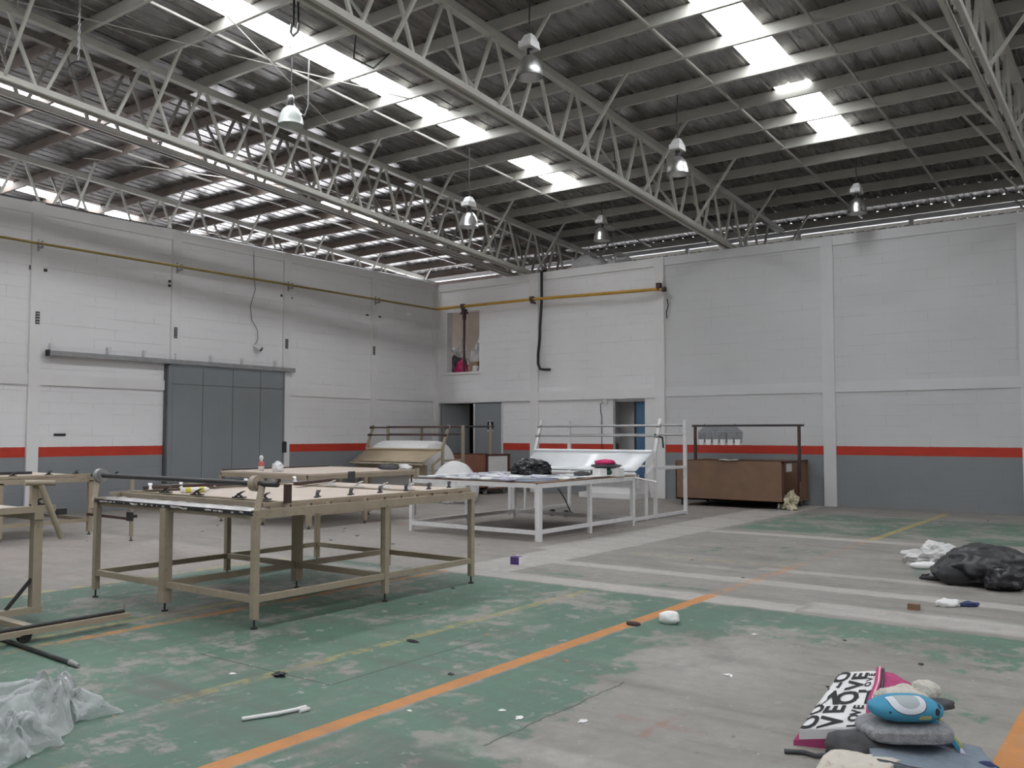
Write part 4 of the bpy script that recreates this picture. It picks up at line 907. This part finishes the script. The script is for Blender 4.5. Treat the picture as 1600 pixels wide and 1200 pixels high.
part('white_half', w, 'paper', lambda m: blob_mesh(m, (14.93, -10.33, 0), (.11, .06, .045), 71, .35, 2, 3, -.5, .2, .6)); part('blue_half', w, 'navy', lambda m: blob_mesh(m, (15.08, -10.22, 0), (.09, .05, .03), 72, .35, 2, 3, -.5, .2, .6))
tag(MB().box(-.045, .045, -.03, .03, 0, .05).build('wood_offcut', 'hardboard'), 'brown wooden offcut lying near the crumpled wrapper', 'block').location = (14.73, -10.66, 0)
vb = thing('violet_box', 'small violet box with white end on the floor behind the nearest table', 'box', (10.45, -10.5, 0))
box('box_body', vb, 'violet', 10.38, 10.5, -10.56, -10.46, 0, .085); box('white_end', vb, 'paper', 10.5, 10.515, -10.56, -10.46, 0, .085)
tag(blob('wadding_lump', None, 'foam', (13.3, -12.4, 0), (.085, .07, .06), seed=75, amp=.25, sub=3), 'white lump of wadding beside the long orange line', 'wadding')
tag(blob('brown_scrap', None, 'rust', (13.11, -12.65, 0), (.06, .025, .02), seed=76, amp=.4, sub=2), 'dark red scrap lying on the long orange line', 'scrap')
tag(blob('black_scrap', None, 'black', (12.08, -15.26, 0), (.05, .035, .02), seed=77, amp=.7, sub=3, crease=.5), 'black scrap at the corner of the saw-cut hatch', 'scrap')
tag(blob('black_scrap', None, 'black', (12.11, -14.09, 0), (.07, .02, .012), seed=78, amp=.7, sub=3, crease=.5), 'long black scrap on the faded yellow line', 'scrap')
tag(MB().tube([(12.62, -15.95, .012), (12.66, -15.86, .012), (12.70, -15.78, .014), (12.72, -15.68, .012), (12.735, -15.62, .016), (12.76, -15.62, .012), (12.755, -15.68, .01)], .011, 6).build('white_string', 'paper'), 'bent piece of white string on the green floor', 'string')
tag(blob('purple_rag', None, 'navy', (1.55, -8.75, 0), (.4, .14, .05), seed=79, amp=.5, crease=.2, sub=3), 'purple cloth on the floor at the foot of the ramp', 'rag')
# scattered scraps
sm = []
for k, q in enumerate(('paper', 'darkcloth', 'black', 'cardboard')):
    m = MB(); blob_mesh(m, (0, 0, 0), (.05, .03, .012), 80+k, .6, 2, 2, -.3, .5); sm.append(m.mesh('floor_scrap', q))
rr = random.Random(11)
px = [(5.2, -9.9), (5.6, -9.5), (6.0, -9.0), (6.3, -9.3), (6.6, -8.9), (5.0, -10.4), (4.6, -10.6), (6.9, -9.6), (7.4, -9.8), (8.0, -10.0), (7.0, -10.2), (4.0, -9.9), (4.3, -9.6), (10.0, -9.9), (9.0, -9.4), (8.6, -9.1), (12.28, -12.99), (14.05, -14.9), (14.3, -13.6), (13.3, -13.9), (11.9, -9.0), (12.3, -6.6), (11.4, -3.2), (11.5, -3.1), (12.2, -4.9), (13.3, -2.2), (13.9, -1.5), (13.1, -1.2), (10.9, -12.2), (11.2, -13.0),
      (12.9, -14.6), (13.2, -15.3), (12.4, -13.6), (14.6, -12.2), (14.0, -12.4), (12.9, -9.9), (6.2, -6.9), (6.6, -7.6), (9.7, -7.7), (9.6, -6.6), (5.2, -1.2), (5.6, -1.0), (11.8, -15.4), (15.2, -12.6), (14.9, -13.5), (6.6, -4.4), (13.6, -15.0), (13.75, -15.05), (4.4, -12.3), (12.0, -16.3)]
for x, y in px:
    kk = rr.randrange(4); o = bpy.data.objects.new('floor_scrap', sm[kk]); COL.objects.link(o); o.location = (x, y, 0); o.rotation_euler = (0, 0, rr.uniform(0, 6.3)); s_ = rr.uniform(.3, .8); o.scale = (s_, s_, s_); ORG[o] = (0,0,0)
    cw = ('white', 'dark grey', 'black', 'brown')[kk]; tag(o, 'tiny %s scrap of litter scattered on the hall floor' % cw, 'scrap', '%s litter scraps on the floor' % cw)

# ------------------------------------------------------------------ clear plastic bag, left foreground
def plastic(m, g, lobes, hz, seed, nfold=9, n=72, nr=16, g0=.09):
    """thin film gathered at g: folds fan out over a low dome; lobes = (angle, reach, width)"""
    def f(u, v):
        a = 2*PI*u
        R = .17
        for an, re, wd in lobes:
            d = (a-an+PI) % (2*PI)-PI; R += re*math.exp(-(d/wd)**2)
        R *= 1+.16*noise.noise(Vector((math.cos(a)*2.5, math.sin(a)*2.5, seed)))
        ph = a*nfold+4*noise.noise(Vector((math.cos(a)*1.1, math.sin(a)*1.1, seed+5)))+1.5*noise.noise(Vector((v*3, a, seed)))
        fold = abs((ph/PI) % 2-1)
        fold2 = abs(noise.noise(Vector((math.cos(a)*4*v+seed, math.sin(a)*4*v, seed*2))))
        dome = math.sin(PI*min(1, v**.75))
        z = g0*(1-v)**2 + hz*dome*(.45+.5*fold+.5*fold2) + .05*fold*(1-v)*v*4*.3 + .02*(1-v)
        x = g[0]+R*v*math.cos(a)+.03*noise.noise(Vector((v*5, a*2, seed+1))); y = g[1]+R*v*math.sin(a)+.03*noise.noise(Vector((v*5, a*2, seed+2)))
        return (x, y, max(.004, z+(.03*fold2*v)))
    m.grid(f, n, nr, True)
cb_ = thing('clear_bag', 'crumpled clear plastic bag on the green floor in the left foreground', 'bag', (11.9, -16.6, 0))
iR = math.atan2(.592, .806)          # the hall direction along which the bag's tail lies
part('bag_film', cb_, 'clear', lambda m: plastic(m, (11.76, -16.50, 0), ((iR+PI*1.25, .5, .75), (iR+PI*.8, .18, .5), (iR+PI*1.6, .26, .5)), .15, 3.3, 6))
part('bag_fold', cb_, 'clear', lambda m: plastic(m, (12.08, -16.88, 0), ((iR+PI*1.1, .4, .8), (iR+PI*.1, .06, .5), (iR+PI*1.5, .25, .6)), .10, 7.1, 7))
part('bag_tail', cb_, 'clear', lambda m: plastic(m, (11.76, -16.46, 0), ((iR+.12, .14, .45),), .06, 5.7, 8, 48, 10))
def spike(m, a, b, w, seed):
    a, b = Vector(a), Vector(b); sd_ = Vector((.8, .59, 0))
    m.slab(lambda u, v: a.lerp(b, v)+sd_*w*(u-.5)*(1-.75*v)+Vector((0, 0, .02*math.sin(u*6+seed)))+Vector((-.59, .8, 0))*.02*math.cos(u*5+seed), 6, 6, .002, False)
part('bag_crest', cb_, 'clear', lambda m: spike(m, (11.66, -16.55, .09), (11.60, -16.53, .20), .12, 1)); part('bag_crest', cb_, 'clear', lambda m: spike(m, (11.80, -16.46, .05), (11.85, -16.41, .14), .07, 3))

# ------------------------------------------------------------------ heap of cushions and cloths, right foreground
lv = thing('folded_blanket', 'folded white blanket printed with black LOVE lettering and pink edges', 'blanket', (15.2, -14.3, 0))
A, B, C_, D = Vector((15.08, -14.59, .075)), Vector((15.37, -14.50, .115)), Vector((15.31, -14.00, .27)), Vector((15.13, -14.09, .25))
def bl(u, v): return A*(1-u)*(1-v)+B*u*(1-v)+C_*u*v+D*(1-u)*v
NB = (B-A).cross(D-A).normalized()
def top(u, v):
    e = min(u, 1-u, v, 1-v); q = bl(u, v)+NB*(.012*min(1, e*10)+.004*noise.noise(Vector((u*4, v*4, 2)))); return q
UF = MB().slab(top, 20, 24, .045).build('upper_fold', 'white_cloth', lv)
MB().slab(lambda u, v: bl(u*1.02-.05, v*1.0-.01)-Vector((.01, 0, .048)), 8, 8, .045).build('lower_fold', 'magenta', lv)
def bandfn(u0, u1, lift): return lambda u, v: bl(u0+(u1-u0)*u+.02*math.sin(v*11), v*1.01)+NB*(.012+lift)
MB().slab(bandfn(.93, 1.06, .004), 4, 24, .05).build('border', 'magenta', lv); MB().slab(bandfn(1.00, 1.035, .009), 2, 24, .01).build('border_stripe', 'pale_pink', lv); MB().slab(bandfn(1.06, 1.12, -.004), 2, 24, .06).build('border_edge', 'darkcloth', lv)
# lettering laid on the upper fold
fonts = {}
def letter(ch, u, v, size, rot, sx=1.0):
    cu = bpy.data.curves.new('letter', 'FONT'); cu.body = ch; cu.size = 1.0; cu.align_x = 'CENTER'; cu.align_y = 'CENTER'; cu.offset = .035; cu.resolution_u = 3
    ob = bpy.data.objects.new('tmp', cu); COL.objects.link(ob); dg = bpy.context.evaluated_depsgraph_get(); me = bpy.data.meshes.new_from_object(ob.evaluated_get(dg)); 
    vs = []
    ca, sa = math.cos(rot), math.sin(rot)
    for q in me.vertices:
        x, y = q.co.x*sx*size, q.co.y*size; du, dv = (x*ca-y*sa), (x*sa+y*ca)
        uu, vv = u+du/.30, v+dv/.53
        if uu > .93: uu = .93
        uu = max(.005, uu); vv = min(.995, max(.005, vv)); vs.append(top(uu, vv)+NB*.0025)
    fs = [list(p.vertices) for p in me.polygons]; bpy.data.objects.remove(ob); bpy.data.curves.remove(cu); bpy.data.meshes.remove(me)
    MB().add(vs, fs).build('letter', 'ink', UF)
for ch, u, v, s_, rt in (('L', .84, .50, .17, PI), ('O', .52, .49, .16, PI), ('V', .22, .50, .17, PI), ('E', .42, .28, .14, PI/2), ('V', .46, .08, .15, PI/2), ('O', .10, .10, .13, PI/2), ('O', .08, .30, .11, PI/2),
                         ('E', .60, .86, .14, PI/2), ('V', .58, .70, .14, PI/2), ('O', .17, .88, .15, PI/2), ('L', .13, .70, .12, PI/2),
                         ('L', .78, .04, .06, PI/2), ('O', .78, .13, .07, PI/2), ('V', .79, .22, .07, PI/2), ('E', .80, .31, .07, PI/2), ('O', .83, .70, .055, PI/2), ('V', .84, .79, .055, PI/2), ('E', .85, .88, .06, PI/2)):
    letter(ch, u, v, s_, rt)
tag(MB().slab(lambda u, v: (15.30+.24*u, -14.42+.42*v, .10+.17*v-.10*u*u+.01*noise.noise(Vector((u*5, v*5, 1)))), 10, 12, .05).build('pink_cloth', 'magenta'), 'magenta cloth sloping behind the lettered blanket', 'cloth')
gf = thing('grey_cushion', 'flat grey fleece cushion in the middle of the foreground heap', 'cushion', (15.5, -14.5, .1))
def boxy(p):
    for i in range(3): p[i] = math.copysign(abs(p[i])**.55, p[i])
    return p
part('cushion_body', gf, 'fleece', lambda m: blob_mesh(m, (15.53, -14.47, .10), (.20, .15, .042), 91, .07, 1.5, 5, -.9, 0, .60, boxy))
def pill(p):
    for i in range(2): p[i] = math.copysign(abs(p[i])**.75, p[i])
    p.z *= (1-.45*abs(p.x)**3); p.z -= .25*(p.x**2) if p.z < 0 else -.12*p.x**2; return p
bp = thing('blue_pillow', 'small blue pillow with pale oval print on top of the heap', 'pillow', (15.55, -14.5, .2))
pb_ = part('pillow_body', bp, 'pillow_print', lambda m: blob_mesh(m, (15.545, -14.50, .185), (.165, .10, .056), 92, .05, 1.2, 4, -1.0, 0, .63, pill))
tag(blob('cream_towel', None, 'towel', (15.50, -14.36, .20), (.15, .09, .065), seed=93, amp=.25, crease=.05, rotz=.6, sub=4), 'cream terry towel rolled behind the blue pillow', 'towel')
tag(blob('cream_towel', None, 'towel', (15.585, -14.28, .24), (.065, .06, .055), seed=94, amp=.2, sub=4), 'bunched end of cream towel at the top of the heap', 'towel')
tag(MB().slab(lambda u, v: (15.56+.16*u+.03*v, -14.36+.10*u-.13*v, .20-.15*u*u+.02*v), 8, 6, .03).build('teal_cloth', 'pillow_blue'), 'teal cloth hanging at the right of the blue pillow', 'cloth')
tag(MB().slab(lambda u, v: (15.65+.09*u+.012*v, -14.33+.05*u-.045*v, .185-.13*u), 6, 3, .03).build('yellow_striped_cloth', 'lime'), 'yellow green striped cloth edge at the right of the heap', 'cloth')
tag(blob('grey_rag', None, 'darkcloth', (15.66, -14.33, .215), (.06, .045, .03), seed=95, amp=.3, rotz=.4, sub=3), 'grey rag over the right end of the blue pillow', 'rag')
tag(blob('white_tag_cloth', None, 'towel', (15.71, -14.38, .0), (.035, .035, .045), seed=96, amp=.4, crease=.3, sub=3), 'small pale rag poking out at the right of the heap', 'rag')
bgc = thing('blue_grey_blanket', 'blue-grey folded blanket at the bottom right of the heap', 'blanket', (15.65, -14.6, 0))
def bgf(u, v): return (15.33+.50*u+.18*(1-v)-.02, -14.42-.40*(1-v)+.30*u*(.7)-.02*u, +.10-.06*u+.012*noise.noise(Vector((u*4, v*4, 5)))-.02*(1-v))
BB = MB().slab(bgf, 16, 12, .05).build('blanket_body', 'bluegrey', bgc)
MB().slab(lambda u, v: Vector(bgf(.56+.26*u, .76+.2*v-.06*u))+Vector((0, 0, .004)), 5, 4, .004).build('lilac_print', 'lilac', BB)
MB().slab(lambda u, v: Vector(bgf(.02+.95*u, .02+.03*v))+Vector((0, 0, .003)), 12, 2, .05).build('dark_hem', 'darkcloth', bgc)
tag(MB().slab(lambda u, v: (15.33+.25*u-.03*(1-v), -15.05+.36*v+.12*u, .02+.085*math.sin(PI*min(1, .15+v*.8))*(1-.35*u)+.01*noise.noise(Vector((u*6, v*6, 9)))), 14, 14, .02).build('cream_cloth', 'cream_print'), 'cream cloth with faded red print at the bottom of the heap', 'cloth')
tag(blob('dark_cloth', None, 'darkcloth', (15.36, -14.62, 0), (.14, .09, .085), seed=97, amp=.3, crease=.1, sub=3), 'dark cloth bunched under the grey cushion', 'cloth')
tag(blob('navy_scrap', None, 'navy', (15.87, -14.42, 0), (.045, .03, .03), seed=98, amp=.4, sub=2), 'dark navy corner at the far right of the heap', 'scrap')
tag(MB().tube([(15.06, -14.74, .012), (15.14, -14.70, .012), (15.20, -14.72, .014), (15.30, -14.62, .016), (15.36, -14.62, .02)], .011, 6).build('twisted_rope', 'darkcloth'), 'dark twisted rope leading to the heap', 'rope')
